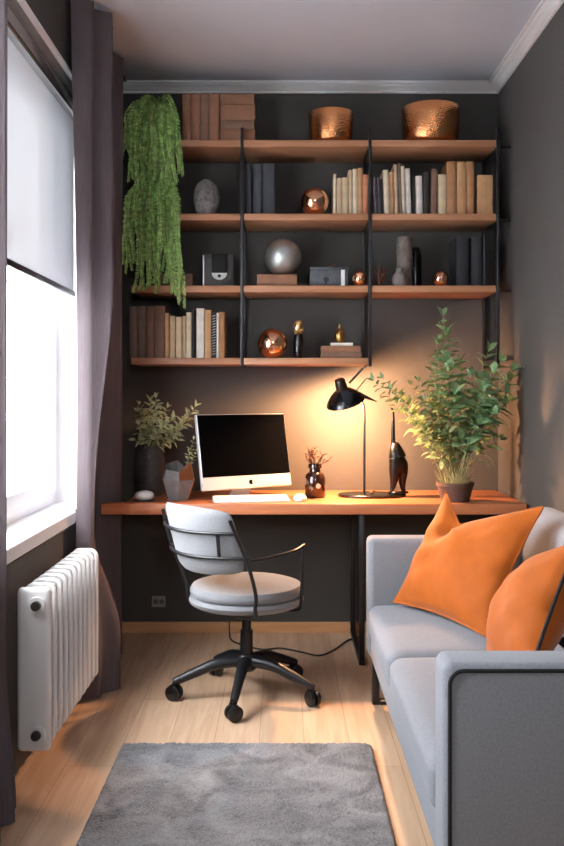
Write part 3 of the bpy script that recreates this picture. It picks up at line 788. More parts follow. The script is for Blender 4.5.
# ------------------------------------------------------------------ dark vase with leafy plant (left)
d = 4.44; cx = PX(150, d); zt = PZ(446, d)
r_ = root('vase_plant', (cx, d, DT), 'olive leafy plant in a tall dark ribbed vase near the curtain', 'plant')
h = zt - DT; r0 = 16 * d / F
prof = [(0, 0), (r0 * .8, 0)]
for k in range(25):
    t = k / 24; rr = r0 * (.86 + .16 * math.sin(t * 2.2) - .26 * t * t * t) * (1 + .025 * math.sin(t * 2 * PI * 8)); prof.append((rr, h * (.02 + .96 * t)))
rt = prof[-1][0]
prof += [(rt * .98, h), (rt * .84, h), (rt * .82, h * .85), (0, h * .85)]
build('vase', MB().lathe(prof, (cx, d, DT), 40), M_DKPOT, r_)
def leafy(r_, starts, lpx, dd, mleaf, seed, ln, wd, first=.3, step=.02, curl=.2, stem_r=.0025, mst=M_STEM, stem_name='stem'):
    rnd = random.Random(seed); fol = MB()
    for (sp, tip, bend) in [(s_, t_, b_) for s_, t_, b_ in lpx]:
        sp = Vector(sp); tip = Vector(tip)
        mid = sp.lerp(tip, .5) + Vector(bend)
        pts = bez(sp, mid, tip, 22)
        build(stem_name, MB().tube(pts, [stem_r * (1 - .6 * i / 22) for i in range(23)], 6), mst, r_)
        tot = (tip - sp).length; nl = max(3, int(tot * (1 - first) / step))
        for k in range(nl + 1):
            f = first + (1 - first) * k / nl; i = min(21, int(f * 22)); p = pts[i].lerp(pts[i + 1], f * 22 - i); t = (pts[i + 1] - pts[i]).normalized()
            sizes = (.75 + .35 * math.sin(PI * min(1, (f - first) / (1 - first) + .15)))
            for s_ in (-1, 1):
                a = k * 1.35 + (PI if s_ > 0 else 0) + rnd.uniform(-.5, .5)
                e1 = t.orthogonal().normalized(); e2 = t.cross(e1)
                rad = e1 * math.cos(a) + e2 * math.sin(a)
                dr_ = (rad + t * rnd.uniform(.25, .8) + Vector((0, 0, rnd.uniform(-.1, .15)))).normalized()
                if k == nl: dr_ = (t + rad * .35).normalized()
                fol.leaf(p, dr_, t + Vector((0, -.35, .4)), ln * sizes * rnd.uniform(.75, 1.15), wd * sizes * rnd.uniform(.85, 1.15), .3, curl * rnd.uniform(.3, 1.6))
    return build('foliage', fol, mleaf, r_, recalc=False)
rnd = random.Random(5)
L = []
for tx, ty in ((130, 412), (137, 405), (143, 416), (150, 402), (156, 398), (160, 410), (167, 408), (172, 418), (176, 428), (140, 425), (134, 432), (152, 420), (164, 424), (170, 436), (146, 436), (158, 436), (178, 440), (131, 440)):
    dd = d + rnd.uniform(-.11, .1)
    L.append(((cx + rnd.uniform(-.03, .03), d + rnd.uniform(-.03, .03), zt - .03), (max(PX(tx, dd), -.715), dd, PZ(ty, dd)), (rnd.uniform(-.02, .02), 0, .02)))
dd = d - .08
L.append(((cx + .02, d, zt - .02), (PX(195, dd), dd, PZ(407, dd)), (.03, 0, -.02)))
L.append(((cx + .02, d, zt - .02), (PX(184, dd), dd, PZ(420, dd)), (.02, 0, -.01)))
leafy(r_, None, L, d, M_OLIVE, 4, .052, .023, .35, .022)

# ------------------------------------------------------------------ faceted planter
d = 4.26; cx = PX(178, d)
r_ = root('faceted_planter', (cx, d, DT), 'faceted grey planter with one copper facet and a cut opening', 'planter')
zt = PZ(461, d); h = zt - DT; R1 = 17.5 * d / F
b = MB(); bm = b.bm; n = 6; off = -.35
r0 = [bm.verts.new((cx + R1 * .62 * math.cos(off + k * 2 * PI / n), d + R1 * .62 * math.sin(off + k * 2 * PI / n), DT)) for k in range(n)]
r1 = [bm.verts.new((cx + R1 * math.cos(off + k * 2 * PI / n), d + R1 * math.sin(off + k * 2 * PI / n), DT + h * .52)) for k in range(n)]
tops = [h * .98, h * .72, h * 1.0, h * .92, h * .80, h * .74]
r2 = [bm.verts.new((cx + R1 * .78 * math.cos(off + k * 2 * PI / n), d + R1 * .78 * math.sin(off + k * 2 * PI / n), DT + tops[k])) for k in range(n)]
bm.faces.new(r0[::-1])
for A, B2 in ((r0, r1), (r1, r2)):
    for k in range(n): bm.faces.new((A[k], A[(k + 1) % n], B2[(k + 1) % n], B2[k]))
bmesh.ops.recalc_face_normals(bm, faces=bm.faces)
bmesh.ops.solidify(bm, geom=bm.faces[:], thickness=.005)
build('planter_shell', b, mat('concrete_grey', '#76716f', .8, 0, .15, 30, .3, 90), r_, smooth=False)
b = MB(); bm = b.bm      # copper facet plate on one upper face
def facet(k, A, B2, o):
    c = [(A[k]), (A[(k + 1) % n]), (B2[(k + 1) % n]), (B2[k])]
    return c
P1 = lambda rr, k, z: Vector((cx + rr * math.cos(off + k * 2 * PI / n), d + rr * math.sin(off + k * 2 * PI / n), DT + z))
q = [P1(R1 * 1.02, 5, h * .53), P1(R1 * 1.02, 6, h * .53), P1(R1 * .81, 6, tops[0]), P1(R1 * .81, 5, tops[5])]
t = bmesh.new(); f = t.faces.new([t.verts.new(v) for v in q]); bmesh.ops.solidify(t, geom=[f], thickness=.004); b.merge(t)
b.tube([P1(R1 * .63, 6, .004), P1(R1 * 1.01, 6, h * .52), P1(R1 * .80, 6, h * .96)], .0035, 6)
build('copper_facet', b, mat('satin_copper', '#c07a4e', .35, .7, .1, 20), r_, smooth=False)
build('soil', MB().lathe([(0, h * .5), (R1 * .78, h * .5), (R1 * .78, h * .46), (0, h * .46)], (cx, d, DT), 6, mtx=RZ(off)), M_SOIL, r_)
L = []
for tx, ty in ((193, 440), (196, 452), (188, 452)):
    L.append(((cx + .02, d + .01, DT + h * .5), (PX(tx, d), d + .02, PZ(ty, d)), (.01, 0, .02)))
leafy(r_, None, L, d, M_OLIVE, 9, .026, .013, .5, .018)

# ------------------------------------------------------------------ amber bottle with twigs
d = 4.34; cx = PX(315, d); rB = 10.3 * d / F
r_ = root('amber_bottle', (cx, d, DT), 'brown glass bottle with a round white label holding dry twigs', 'bottle')
h = PZ(463.5, d) - DT
amber = mat('amber_glass', '#2c170c', .12, 0, .1, 20, spec=.7)
build('glass_body', MB().lathe([(0, 0), (rB * .9, 0), (rB, .006), (rB, h * .58), (rB * .85, h * .70), (rB * .55, h * .76), (rB * .52, h * .86), (rB * .66, h * .87), (rB * .66, h * .97), (rB * .6, h),
                               (rB * .45, h), (rB * .42, h * .8), (0, h * .78)], (cx, d, DT), 36), amber, r_)
lb = MB()
for k in range(1): 
    pts = [(.0115 * math.cos(2 * PI * i / 24), .0115 * math.sin(2 * PI * i / 24)) for i in range(24)]
    lb.prism(pts, 0, .0012, T(cx + rB * .28, d - rB * .985, DT + h * .36) @ RZ(.28) @ RX(PI / 2))
build('label_sticker', lb, mat('label_paper', '#d9c3ae', .7), r_)
rnd = random.Random(17); tw = MB()
for k in range(11):
    a = rnd.uniform(-1, 1); tip = Vector((PX(316 + 13 * a, d), d + rnd.uniform(-.05, .05), PZ(442 + 12 * abs(a) + rnd.uniform(-2, 8), d)))
    s0 = Vector((cx + rnd.uniform(-.01, .01), d, DT + h * .8)); pts = bez(s0, s0.lerp(tip, .55) + Vector((rnd.uniform(-.012, .012), 0, .012)), tip, 8)
    tw.tube(pts, [.0034 * (1 - .4 * i / 8) for i in range(9)], 5)
    for j in (4, 5, 6, 7):
        e = pts[j] + Vector((rnd.uniform(-.022, .022), rnd.uniform(-.015, .015), rnd.uniform(.006, .022))); tw.tube([pts[j], e], [.0024, .0014], 4); tw.ball(e, .0042, seg=6)
build('dry_twigs', tw, M_TWIG, r_)

# ------------------------------------------------------------------ desk lamp
d = 4.38
LX = PX(364.3, d)
r_ = root('desk_lamp', (LX, d, DT), 'black desk lamp with a conical shade, lit, on the desk', 'lamp')
b = MB()
b.lathe([(0, 0), (.125, 0), (.13, .004), (.13, .011), (.124, .015), (0, .015)], (PX(372, d), d + .0, DT), 48, sx=1.28, sy=.82)
build('lamp_base', b, M_BLACKG, r_)
stem = smooth_path([(LX, d, DT + .014), (LX, d, 1.0), (LX, d, PZ(414, d)), (LX - .004, d, PZ(406, d)), (PX(361, d), d, PZ(401, d)), (PX(357, d), d, PZ(398, d))], 6)
build('lamp_stem', MB().tube(stem, .0062, 12), M_BLACK, r_)
# shade: lathe along its own axis, opening down, turned a little towards the wall
SC = Vector((PX(345.5, d), d - .01, PZ(402, d)))
AX = T(*SC) @ RY(math.radians(-17)) @ RX(math.radians(19))
R = .097
prof = [(R, 0), (R * .985, .005), (R * .84, .026), (R * .62, .047), (R * .42, .062), (R * .32, .068)]
pin = [(0, .065), (R * .30, .064), (R * .58, .045), (R * .81, .024), (R * .96, .004), (R * .985, 0)]
sh = build('lamp_shade', MB().lathe(prof, (0, 0, 0), 48, mtx=AX), M_BLACKG, r_)
build('shade_lining', MB().lathe(pin[::-1], (0, 0, 0), 48, mtx=AX), mat('pale_enamel', '#d8d0c0', .5), sh)
build('shade_cap', MB().lathe([(.030, .060), (.0255, .116), (.023, .120), (0, .120)], (0, 0, 0), 28, mtx=AX), mat('dark_bronze', '#3a3028', .3, .7), sh)
build('arm_rod', MB().tube([(PX(349, d), d - .03, PZ(383, d)), (PX(362, d), d - .05, PZ(368.5, d))], .0055, 10), M_BLACK, r_)
build('arm_rod', MB().tube([(PX(356, d), d, PZ(391, d)), (PX(367, d), d + .02, PZ(378, d))], .003, 8), brass, r_)
build('shade_handle', MB().tube([(PX(358, d), d - .03, PZ(394, d)), (PX(366, d), d - .035, PZ(397.5, d)), (PX(376, d), d - .04, PZ(401.5, d))], [.012, .009, .002], 10), M_BLACKG, r_)
BL = AX @ Vector((0, 0, .022))
build('bulb', MB().ball(AX @ Vector((0, 0, .028)), .018, seg=20), M_BULB, r_)
ld = bpy.data.lights.new('lamp_bulb_light', 'POINT'); ld.energy = 100; ld.color = (1, .53, .26); ld.shadow_soft_size = .022
lo = bpy.data.objects.new('lamp_bulb_light', ld); COL.objects.link(lo); lo.parent = r_; lo.location = AX @ Vector((0, 0, -.006)) - r_.location

# ------------------------------------------------------------------ abstract figurine and trinket
d = 4.37; zb = DT + .0
fx = lambda px: PX(px, d)
r_ = root('animal_figurine', (fx(398), d - .0, DT + .016), 'black long-necked animal figurine standing on the lamp base', 'figurine')
bz = DT + .0155
build('plinth', MB().lathe([(0, 0), (.046, 0), (.05, .003), (.05, .008), (.046, .011), (0, .011)], (fx(398.5), d, bz), 32, sx=1.0, sy=.7), M_BLACKG, r_)
b = MB()
# trunk: a bulging body, neck and two legs in one skin
m_ = bpy.data.meshes.new('sk'); V = []; E = []; Rr = []
def node(px, py, y, r, pa):
    V.append((fx(px), d + y, PZ(py, d))); Rr.append(r)
    if pa is not None: E.append((pa, len(V) - 1))
    return len(V) - 1
a0 = node(396.5, 450, 0, .046, None)
a1 = node(398.5, 461, 0, .048, a0); 
a2 = node(403, 455, 0, .042, a1); a3 = node(402, 447.5, 0, .036, a0)
n1 = node(393.2, 443.5, 0, .0125, a0); n2 = node(393, 438, 0, .0115, n1); n3 = node(393, 426, 0, .0105, n2); n4 = node(393.2, 416, 0, .0075, n3); n5 = node(393, 409.5, 0, .0065, n4); n6 = node(390.5, 408, 0, .0042, n5)
ch_ = node(390.5, 452.5, -.004, .012, a0)
l1 = node(394, 470, -.012, .030, a1); l2 = node(393.8, 480, -.012, .021, l1); l3 = node(392, 489, -.012, .0115, l2); l4 = node(390.5, 492.2, -.016, .011, l3)
m1 = node(403, 470, .012, .032, a1); m2 = node(402.5, 480, .012, .022, m1); m3 = node(403, 489, .012, .0115, m2); m4 = node(405, 492.2, .010, .011, m3)
m_.from_pydata(V, E, []); sk = bpy.data.objects.new('tmp', m_); COL.objects.link(sk)
md = sk.modifiers.new('s', 'SKIN'); md.use_smooth_shade = True
for i, v in enumerate(m_.skin_vertices[0].data): v.radius = (Rr[i], Rr[i]); v.use_root = (i == 0)
sb = sk.modifiers.new('d', 'SUBSURF'); sb.levels = 2
dg = bpy.context.evaluated_depsgraph_get(); me2 = bpy.data.meshes.new_from_object(sk.evaluated_get(dg))
b.bm.from_mesh(me2); bpy.data.objects.remove(sk)
for v in b.bm.verts: v.co.z = max(v.co.z, bz + .010)
build('animal_body', b, mat('black_lacquer', '#0b0a0a', .32, 0, .05, 20, spec=.3), r_)
tag(build('tiny_ornament', MB().ball((PX(371.5, 4.36), 4.36, DT + .0145 + .006), .008, 1.2, 1, .8, 16).ball((PX(373.5, 4.36), 4.36, DT + .0145 + .014), .0055, seg=12).tube([(PX(374, 4.36), 4.36, DT + .03), (PX(376, 4.36), 4.36, DT + .036)], .002, 6), M_TWIG),
    'tiny brown ornament on the lamp base behind the figurine', 'ornament')

# ------------------------------------------------------------------ leafy plant right
d = 4.19; cx = PX(455, d); ph = .088
r_ = root('potted_plant', (cx, d, DT), 'large bushy green plant in a brown clay pot on the desk', 'plant')
build('pot', MB().lathe([(0, 0), (.066, 0), (.083, ph * .8), (.088, ph * .82), (.088, ph), (.078, ph), (.076, ph * .85), (0, ph * .85)], (cx, d, DT), 40), M_POT, r_)
build('soil', MB().lathe([(0, ph * .92), (.077, ph * .9), (.077, ph * .86), (0, ph * .86)], (cx, d, DT), 30), M_SOIL, r_)
rnd = random.Random(31); Lb = []; Ls = []
zt = DT + ph * .88
def st(): a = rnd.uniform(0, 2 * PI); q = .055 * math.sqrt(rnd.random()); return (cx + q * math.cos(a), d + q * math.sin(a), zt)
for tx, ty, dd in ((443, 316, .06), (447, 335, .02), (437, 345, .05), (500, 362, .05), (512, 372, .0), (526, 380, .07), (492, 372, -.05), (482, 392, -.08), (505, 395, -.02), (488, 352, .06), (470, 378, .0), (460, 365, .06),
                   (492, 415, -.06), (478, 425, -.1), (514, 402, .08), (455, 395, -.07), (500, 440, .03), (470, 410, .08), (448, 372, -.03), (484, 440, .09), (462, 440, -.08)):
    yy = d + dd; xx = min(PX(tx, yy), WR - .05); Lb.append((st(), (xx, yy, PZ(ty, yy)), (rnd.uniform(-.03, .03), 0, .06)))
for tx, ty, dd in ((374, 381, -.02), (384, 379, .08), (392, 390, -.06), (402, 396, .05), (412, 385, .08), (420, 382, .0), (408, 412, -.08), (416, 425, .06), (424, 402, -.1), (430, 388, .08), (428, 430, -.06), (436, 414, .0), (432, 372, -.06),
                   (422, 445, .06), (440, 440, .1), (446, 425, -.1), (412, 402, .08), (436, 455, -.04)):
    yy = d + dd; Ls.append((st(), (PX(tx, yy), yy, PZ(ty, yy)), (rnd.uniform(-.02, .04), 0, .05)))
leafy(r_, None, Lb, d, M_LEAF, 8, .088, .050, .42, .040, .3, .003)
leafy(r_, None, Ls, d, mat('leaf_yellow_green', '#7d8c5e', .5, 0, .28, 22, transl=.25, spec=.35), 18, .056, .030, .40, .028, .25, .0026)
b = MB()
for k in range(40):
    a = rnd.uniform(0, 2 * PI); q = rnd.uniform(.03, .075); p = Vector((cx + q * math.cos(a), d + q * math.sin(a), zt)); e = p + Vector((.03 * math.cos(a) + rnd.uniform(-.02, .02), .03 * math.sin(a), rnd.uniform(.02, .09)))
    b.tube(bez(p, p.lerp(e, .5) + Vector((0, 0, .02)), e, 4), [.0018, .0016, .0014, .001, .0006], 4)
build('wiry_shoots', b, M_STEM, r_)

# ------------------------------------------------------------------ office chair
C0 = Vector((-.15, 3.695, 0))
def cp(ang, r, z): a = math.radians(ang); return Vector((C0.x + r * math.cos(a), C0.y + r * math.sin(a), z))
r_ = root('office_chair', C0, 'grey upholstered swivel chair with a black tube frame at the desk', 'chair')
build('seat_cushion', MB().lathe([(0, .418), (.19, .417), (.222, .420), (.231, .432), (.231, .444), (.222, .460), (.19, .470), (.12, .476), (0, .478)], C0, 56), M_SEAT, r_)
build('seat_base', MB().lathe([(0, .372), (.16, .372), (.215, .378), (.232, .390), (.236, .402), (.230, .414), (.2, .419), (0, .419)], C0, 56), M_SEAT, r_)
build('seat_plate', MB().lathe([(0, .345), (.09, .35), (.15, .366), (.15, .373), (0, .373)], C0, 32), M_BLACK, r_)
# backrest pad, curved, leaning out
def pad_pt(u, v, off):
    ang = -137.5 - 2.5 * v + u * (44.5 - 2.5 * v)
    z = .552 + .245 * (v * .5 + .5) ; z += .012 * (1 - u * u) * v
    r = .262 + .062 * (v * .5 + .5) + off
    return cp(ang, r, z)
b = MB(); nu, nv = 28, 16; g1 = []; g2 = []
for j in range(nv + 1):
    r1 = []; r2 = []
    for i in range(nu + 1):
        u = i / nu * 2 - 1; v = j / nv * 2 - 1
        th = .024 * max(0, (1 - abs(u) ** 7)) ** .5 * max(0, (1 - abs(v) ** 5)) ** .5
        sq = 1 - .06 * abs(u) ** 6 ; sv = 1 - .05 * abs(v) ** 6
        r1.append(b.bm.verts.new(pad_pt(u * sv, v * sq, th * .6))); r2.append(b.bm.verts.new(pad_pt(u * sv, v * sq, -th * 1.2 - .001)))
    g1.append(r1); g2.append(r2)
for j in range(nv):
    for i in range(nu):
        b.bm.faces.new((g1[j][i], g1[j][i + 1], g1[j + 1][i + 1], g1[j + 1][i])); b.bm.faces.new((g2[j][i], g2[j + 1][i], g2[j + 1][i + 1], g2[j][i + 1]))
bmesh.ops.remove_doubles(b.bm, verts=b.bm.verts, dist=.0025)
build('backrest', b, M_SEAT, r_)
tr = .0075
def fr(ang, z):                                   # frame line just behind the pad
    return cp(ang, .262 + .062 * (z - .552) / .245 + .030, z)
angR0, angR1, angL0, angL1 = -80, -92, 170, 180
for A0, A1 in ((-80, -98), (-190, -181)):
    up = smooth_path([cp(A0 * .6 + -135 * .4, .17, .366), cp(A0, .235, .374), cp(A0, .25, .41), cp(A0, .262, .47), fr(A0 * .6 + A1 * .4, .60), fr(A1, .765)], 6)
    build('back_upright', MB().tube(up, tr, 10), M_BLACK, r_)
for z in (.618, .715):
    A0 = -80 * .55 + -92 * .45 if z < .65 else -94; A1 = -270 - A0
    build('back_rail', MB().tube([fr(A0 + (A1 - A0) * k / 20, z - .004 * math.sin(PI * k / 20)) for k in range(21)], tr * .9, 10), M_BLACK, r_)
for a in (-107, -170):
    build('back_strut', MB().box(-.007, .007, -.003, .003, 0, .11, .001, 1, T(*fr(a, .612)) @ RZ(math.radians(a - 90)) @ RX(math.radians(-14))), M_BLACK, r_)
for A0, A1 in ((-84, -24), (-186, -246)):
    pts = [fr(A0, .606), cp(A0 + (A1 - A0) * .2, .292, .612), cp(A0 + (A1 - A0) * .6, .285, .628), cp(A0 + (A1 - A0) * .92, .264, .636), cp(A0 + (A1 - A0) * .985, .257, .633), cp(A1, .252, .618), cp(A1, .250, .58), cp(A1, .247, .48), cp(A1, .243, .40), cp(A1, .23, .372), cp(A1, .14, .362)]
    build('armrest', MB().tube(smooth_path(pts, 6), tr * .92, 10), M_BLACK, r_)
build('gas_column', MB().cyl(C0 + Vector((0, 0, .2)), C0 + Vector((0, 0, .352)), .019).cyl(C0 + Vector((0, 0, .13)), C0 + Vector((0, 0, .27)), .026), M_BLACK, r_)
build('hub', MB().lathe([(0, .105), (.034, .105), (.044, .115), (.044, .155), (.034, .172), (0, .172)], C0, 28), M_BLACK, r_)
for k in range(5):
    a = -97 + 72 * k; Rl = .292
    b = MB()
    pr_ = [cp(a, .02, .145), cp(a, .12, .137), cp(a, .20, .110), cp(a, Rl - .02, .082), cp(a, Rl + .008, .072)]
    b.tube(smooth_path(pr_, 4), [.026 - .012 * i / 16 for i in range(17)], 10)
    lg = build('base_leg', b, M_BLACK, r_)
    ca = math.radians(a + 35 + 20 * (k % 3)); ax = Vector((math.cos(ca), math.sin(ca), 0)); cc = cp(a, Rl + .004, .031)
    b = MB()
    for s_ in (-1, 1): b.tube([cc + ax * s_ * .006, cc + ax * s_ * .008, cc + ax * s_ * .020, cc + ax * s_ * .023], [.029, .031, .031, .027], 24)
    b.tube([cc - ax * .008, cc + ax * .008], [.012, .012], 10)
    cs = build('caster', b, M_PLASTIC, r_)
    build('caster_fork', MB().cyl(cc + Vector((0, 0, .0)), cc + Vector((0, 0, .052)), .0075, seg=12).box(-.010, .010, -.026, .026, .026, .034, .003, 2, T(cc.x, cc.y, cc.z) @ RZ(ca + PI / 2)), M_PLASTIC, cs)

# ------------------------------------------------------------------ cable and socket
d = 4.62
cab = smooth_path([(PX(358, 4.6), 4.55, .006), (PX(346, d), 4.50, .006), (PX(333, 4.5), 4.34, .006), (PX(318, 4.4), 4.24, .006), (PX(300, 4.3), 4.30, .006), (PX(280, 4.4), 4.36, .006), (PX(262, 4.4), 4.34, .006),
                   (PX(243, 4.45), 4.42, .006), (PX(232, 4.5), 4.5, .006), (PX(229.5, 4.55), 4.56, .03), (PX(229, 4.58), 4.59, .2), (PX(229, 4.6), 4.6, .69)], 10)
tag(build('power_cord', MB().tube(cab, .0042, 8), M_PLASTIC), 'black power cord lying on the floor behind the chair under the desk', 'cord')
r_ = root('wall_socket', (PX(158.5, 4.675), WB, PZ(601, 4.675)), 'pale double wall socket low on the back wall under the desk', 'socket')
x0, x1, z0, z1 = PX(152, 4.675), PX(165.5, 4.675), PZ(607, 4.675), PZ(596, 4.675)
sockm = mat('socket_plastic', '#8f8c89', .45)
build('faceplate', MB().box(x0, x1, WB - .010, WB - .0005, z0, z1, .003), sockm, r_)
for xx in (x0 * .72 + x1 * .28, x0 * .28 + x1 * .72):
    build('socket_insert', MB().cyl((xx, WB - .0125, (z0 + z1) / 2), (xx, WB - .009, (z0 + z1) / 2), .013, seg=20), mat('socket_dark', '#55524f', .5), r_)

# ------------------------------------------------------------------ rug
b = MB(); nx, ny = 130, 200; x0, x1, y0, y1 = -.565, .312, 1.55, 3.15
rnd = random.Random(2); g = []
for j in range(ny + 1):
    row = []
    for i in range(nx + 1):
        u = i / nx; v = j / ny; ed = min(u, 1 - u) * (x1 - x0); ed2 = min(v, 1 - v) * (y1 - y0); e = min(ed, ed2)
        z = .003 + .017 * min(1, (e / .012)) ** .5 + (rnd.uniform(-.0035, .0035) if e > .004 else 0)
        x = x0 + (x1 - x0) * u; y = y0 + (y1 - y0) * v
        # softened corners
        cxn = max(0, abs(x - (x0 + x1) / 2) - ((x1 - x0) / 2 - .03)); cyn = max(0, abs(y - (y0 + y1) / 2) - ((y1 - y0) / 2 - .03))
        if cxn > 0 and cyn > 0:
            q = math.hypot(cxn, cyn); m = max(cxn, cyn)
            if q > 1e-6:
                x -= math.copysign(cxn - cxn * m / q, x - (x0 + x1) / 2); y -= math.copysign(cyn - cyn * m / q, y - (y0 + y1) / 2)
        row.append(b.bm.verts.new((x + rnd.uniform(-.0015, .0015), y + rnd.uniform(-.0015, .0015), max(z, .002))))
    g.append(row)
for j in range(ny):
    for i in range(nx): b.bm.faces.new((g[j][i], g[j][i + 1], g[j + 1][i + 1], g[j + 1][i]))
rr = root('rug', (-.127, 2.35, 0), 'grey shaggy rectangular rug on the wooden floor', 'rug')
build('pile', b, M_RUG, rr)
build('backing', MB().box(x0 + .002, x1 - .002, y0 + .002, y1 - .002, .0005, .004), M_PIPING, rr)

# ------------------------------------------------------------------ sofa
SY0, SY1 = 1.885, 3.66; SX0, SX1 = .337, 1.095
so = root('sofa', ((SX0 + SX1) / 2, (SY0 + SY1) / 2, 0), 'grey fabric two-seat sofa with dark piping along the wall', 'sofa')
AH = .668
build('seat_frame', MB().box(SX0 + .008, SX1, SY0 + .10, SY1 - .10, .195, .30, .012, 3), M_SOFA, so)
def arm(y0, y1):
    a = build('armrest', MB().box(SX0, SX1, y0, y1, .195, AH, .024, 5), M_SOFA, so)
    return a
aN = arm(SY0, SY0 + .125); aF = arm(SY1 - .125, SY1)
def piping(y, a):
    i = .024; rc = .03; x0, x1, z0, z1 = SX0 + i * .55, SX1 - i, .195 + i, AH - i * .55
    pts = []
    for (cx_, cz_, a0) in ((x1 - rc, z1 - rc, 0), (x0 + rc, z1 - rc, 90), (x0 + rc, z0 + rc, 180), (x1 - rc, z0 + rc, 270)):
        for k in range(7):
            an = math.radians(a0 + 15 * k); pts.append((cx_ + rc * math.cos(an), y, cz_ + rc * math.sin(an)))
    pts.append(pts[0]); build('piping', MB().tube(pts, .0045, 8), M_PIPING, a)
piping(SY0 + .002, aN)
def cushion(b, x0, x1, y0, y1, z0, z1, puff, n=26, rnd_=.03):
    g = {}
    def vert(u, v, w):
        # rounded box with a crowned top
        X = (u * 2 - 1); Y = (v * 2 - 1)
        return None
    t = bmesh.new(); bmesh.ops.create_cube(t, size=2)
    bmesh.ops.subdivide_edges(t, edges=t.edges[:], cuts=n, use_grid_fill=True)
    hx, hy, hz = (x1 - x0) / 2, (y1 - y0) / 2, (z1 - z0) / 2
    for v in t.verts:
        p = Vector((v.co.x * hx, v.co.y * hy, v.co.z * hz)); r = min(rnd_, hz * .95)
        q = Vector((max(-hx + r, min(hx - r, p.x)), max(-hy + r, min(hy - r, p.y)), max(-hz + r, min(hz - r, p.z))))
        dl = p - q
        if dl.length > 1e-9: p = q + dl.normalized() * r
        cr = (1 - (v.co.x) ** 4) * (1 - (v.co.y) ** 4)
        p.z += puff * cr * (1 if v.co.z > 0 else -.2) * abs(v.co.z)
        cy = (1 - v.co.y ** 4) * (1 - v.co.z ** 4); p.x += (puff * .5) * cy * v.co.x
        v.co = p + Vector(((x0 + x1) / 2, (y0 + y1) / 2, (z0 + z1) / 2))
    b.merge(t); return b
YS = 2.84
for (y0, y1) in ((SY0 + .127, YS - .002), (YS + .002, SY1 - .127)):
    build('seat_cushion', cushion(MB(), SX0 - .002, .93, y0, y1, .285, .412, .012, rnd_=.035), M_SOFA, so)
build('back_frame', MB().box(1.02, SX1, SY0 + .12, SY1 - .12, .28, .74, .03, 4), M_SOFA, so)
for (y0, y1) in ((SY0 + .13, YS - .002), (YS + .002, SY1 - .13)):
    bb = cushion(MB(), -.075, .075, y0, y1, 0, .40, .0, rnd_=.07)
    bb.xform(T(.985, 0, .405) @ RY(math.radians(4)))
    build('back_cushion', bb, M_SOFA, so)
for y in (SY0 + .06, SY1 - .06):
    b = MB()
    b.box(SX0 + .02, SX0 + .048, y - .022, y + .022, 0, .197, .002); b.box(SX1 - .07, SX1 - .042, y - .022, y + .022, 0, .197, .002)
    b.box(SX0 + .048, SX1 - .07, y - .022, y + .022, 0, .016, .002)
    build('sled_leg', b, M_BLACK, so)

# ------------------------------------------------------------------ pillows
def pillow(b, s, th, dent=None, n=40, seed=0):
    rnd = random.Random(seed); front = []; back = []
    for j in range(n + 1):
        rf = []; rb = []
        for i in range(n + 1):
            u = i / n * 2 - 1; v = j / n * 2 - 1
            pu = u * (1 - .075 * (1 - v * v) * abs(u) ** 3) ; pv = v * (1 - .075 * (1 - u * u) * abs(v) ** 3)
            t = th * (max(0, 1 - u * u) ** .62) * (max(0, 1 - v * v) ** .62)
            wr = .006 * math.sin(7 * u + 3 * v + seed) * (1 - u * u) * (1 - v * v) + .01 * math.sin(11 * v - 5 * u) * (abs(u) ** 2) * (1 - u * u) * (1 - v * v) * 2
            x, z = pu * s, pv * s
            if dent:
                du, dep, wd_ = dent
                k = (1 - (du - u) / (du + 1)) if u < du else (1 - (u - du) / (1 - du)) ** 1.25
                k = max(0.0, k); lv = sm(-.35, 1, v); cr_ = math.exp(-((u - du) / .17) ** 2) * sm(.15, .95, v)
                z -= dep * k * lv; t *= 1 - .55 * cr_
                wr -= .022 * cr_ * (1 - v ** 8)
                wr += .010 * math.exp(-((u + .75 * (v - .9) - du) / .05) ** 2) * sm(.2, .7, v) * (1 - v ** 8)
            rf.append(b.bm.verts.new((x, -t - wr, z))); rb.append(rf[-1] if (i in (0, n) or j in (0, n)) else b.bm.verts.new((x, t * .9, z)))
        front.append(rf); back.append(rb)
    for j in range(n):
        for i in range(n):
            b.bm.faces.new((front[j][i], front[j][i + 1], front[j + 1][i + 1], front[j + 1][i]))
            q = (back[j][i], back[j + 1][i], back[j + 1][i + 1], back[j][i + 1]); b.bm.faces.new(q)
    rim = [front[0][i].co.copy() for i in range(n + 1)] + [front[j][n].co.copy() for j in range(1, n + 1)] + [front[n][i].co.copy() for i in range(n - 1, -1, -1)] + [front[j][0].co.copy() for j in range(n - 1, -1, -1)]
    return b, rim
def basis(o, ex, ez):
    ex = Vector(ex).normalized(); ez = Vector(ez); ez = (ez - ex * ez.dot(ex)).normalized(); ey = ez.cross(ex)
    return Matrix(((ex.x, ey.x, ez.x, o[0]), (ex.y, ey.y, ez.y, o[1]), (ex.z, ey.z, ez.z, o[2]), (0, 0, 0, 1)))
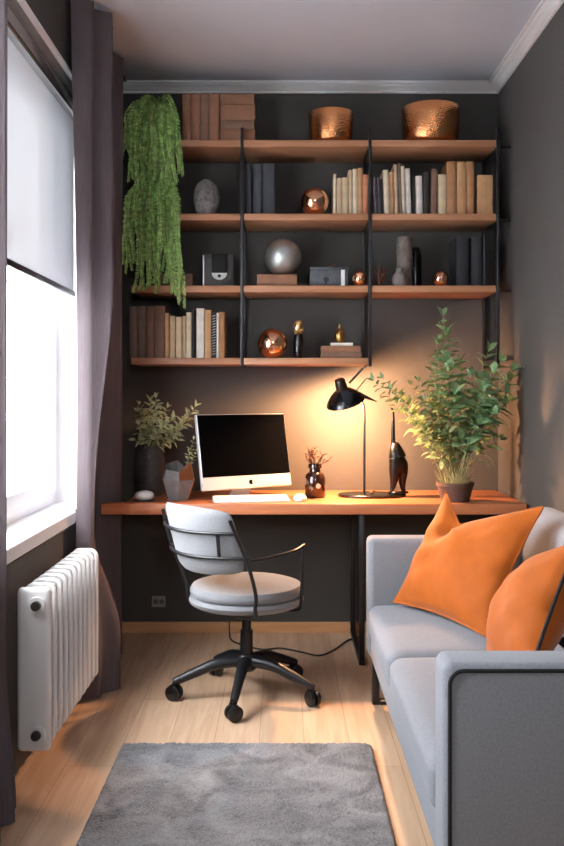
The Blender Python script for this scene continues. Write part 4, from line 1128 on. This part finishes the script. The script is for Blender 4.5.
# pillow one
bl = Vector((.425, 3.475, .435)); br_ = Vector((.665, 2.985, .435)); tl = Vector((.655, 3.57, .855)); trr = Vector((.895, 3.08, .845))
cen = (bl + br_ + tl + trr) / 4
b, rim = pillow(MB(), .277, .085, (-.38, .125, .25), seed=1)
M = basis(cen, br_ - bl, (tl + trr) - (bl + br_))
zs = ((tl + trr) / 2 - (bl + br_) / 2).length / 2 / .277
M = M @ Matrix.Diagonal((1, 1, zs, 1))
p1 = tag(build('throw_pillow', b.xform(M), M_ORANGE), 'large orange throw pillow with a dented top by the far sofa arm', 'pillow', 'orange pillows on the sofa')
build('piping', MB().tube([M @ v for v in rim], .0035, 6, False), M_ORANGE, p1)
# pillow two
cen = Vector((.696, 2.525, .622))
b, rim = pillow(MB(), .235, .10, None, seed=4)
M = basis(cen, (.01, -.94, .33), (.43, .28, .86)) @ Matrix.Diagonal((1, 1, .80, 1))
p2 = tag(build('throw_pillow', b.xform(M), M_ORANGE), 'orange throw pillow with black piping behind the near sofa arm', 'pillow', 'orange pillows on the sofa')
build('piping', MB().tube([M @ v for v in rim], .0052, 8, False), M_PIPING, p2)

# ------------------------------------------------------------------ light, world, camera
w = bpy.data.worlds.new('overcast_sky'); S.world = w; w.use_nodes = True
bg = w.node_tree.nodes['Background']; bg.inputs['Color'].default_value = (.90, .945, 1.0, 1); bg.inputs['Strength'].default_value = 30.0
def portal(name, loc, rot, sx_, sy_):
    l = bpy.data.lights.new(name, 'AREA'); l.shape = 'RECTANGLE'; l.size = sx_; l.size_y = sy_; l.cycles.is_portal = True
    o = bpy.data.objects.new(name, l); COL.objects.link(o); o.location = loc; o.rotation_euler = rot
portal('window_portal', (WL - RV - .02, (WY0 + WY1) / 2, (WZ0 + WZ1) / 2), (0, -PI / 2, 0), WZ1 - WZ0, WY1 - WY0)

portal('fill_window_portal', ((RW[0] + RW[1]) / 2, WF - .16, (RW[2] + RW[3]) / 2), (PI / 2, 0, 0), RW[1] - RW[0], RW[3] - RW[2])  # samples sky light through the added fill window
cd = bpy.data.cameras.new('camera'); cam = bpy.data.objects.new('camera', cd); COL.objects.link(cam)
cam.location = (0, 0, CZ); cam.rotation_euler = (PI / 2, 0, 0)
cd.sensor_fit = 'HORIZONTAL'; cd.sensor_width = 36; cd.lens = F / 564 * 36
cd.shift_x = -1 / 564; cd.shift_y = -28 / 564; cd.clip_start = .05
S.camera = cam
vs = S.view_settings; vs.view_transform = 'Standard'; vs.look = 'None'; vs.gamma = 1; vs.use_curve_mapping = False; vs.exposure = 0.1
S.cycles.max_bounces = 10; S.cycles.diffuse_bounces = 6; S.cycles.transparent_max_bounces = 12
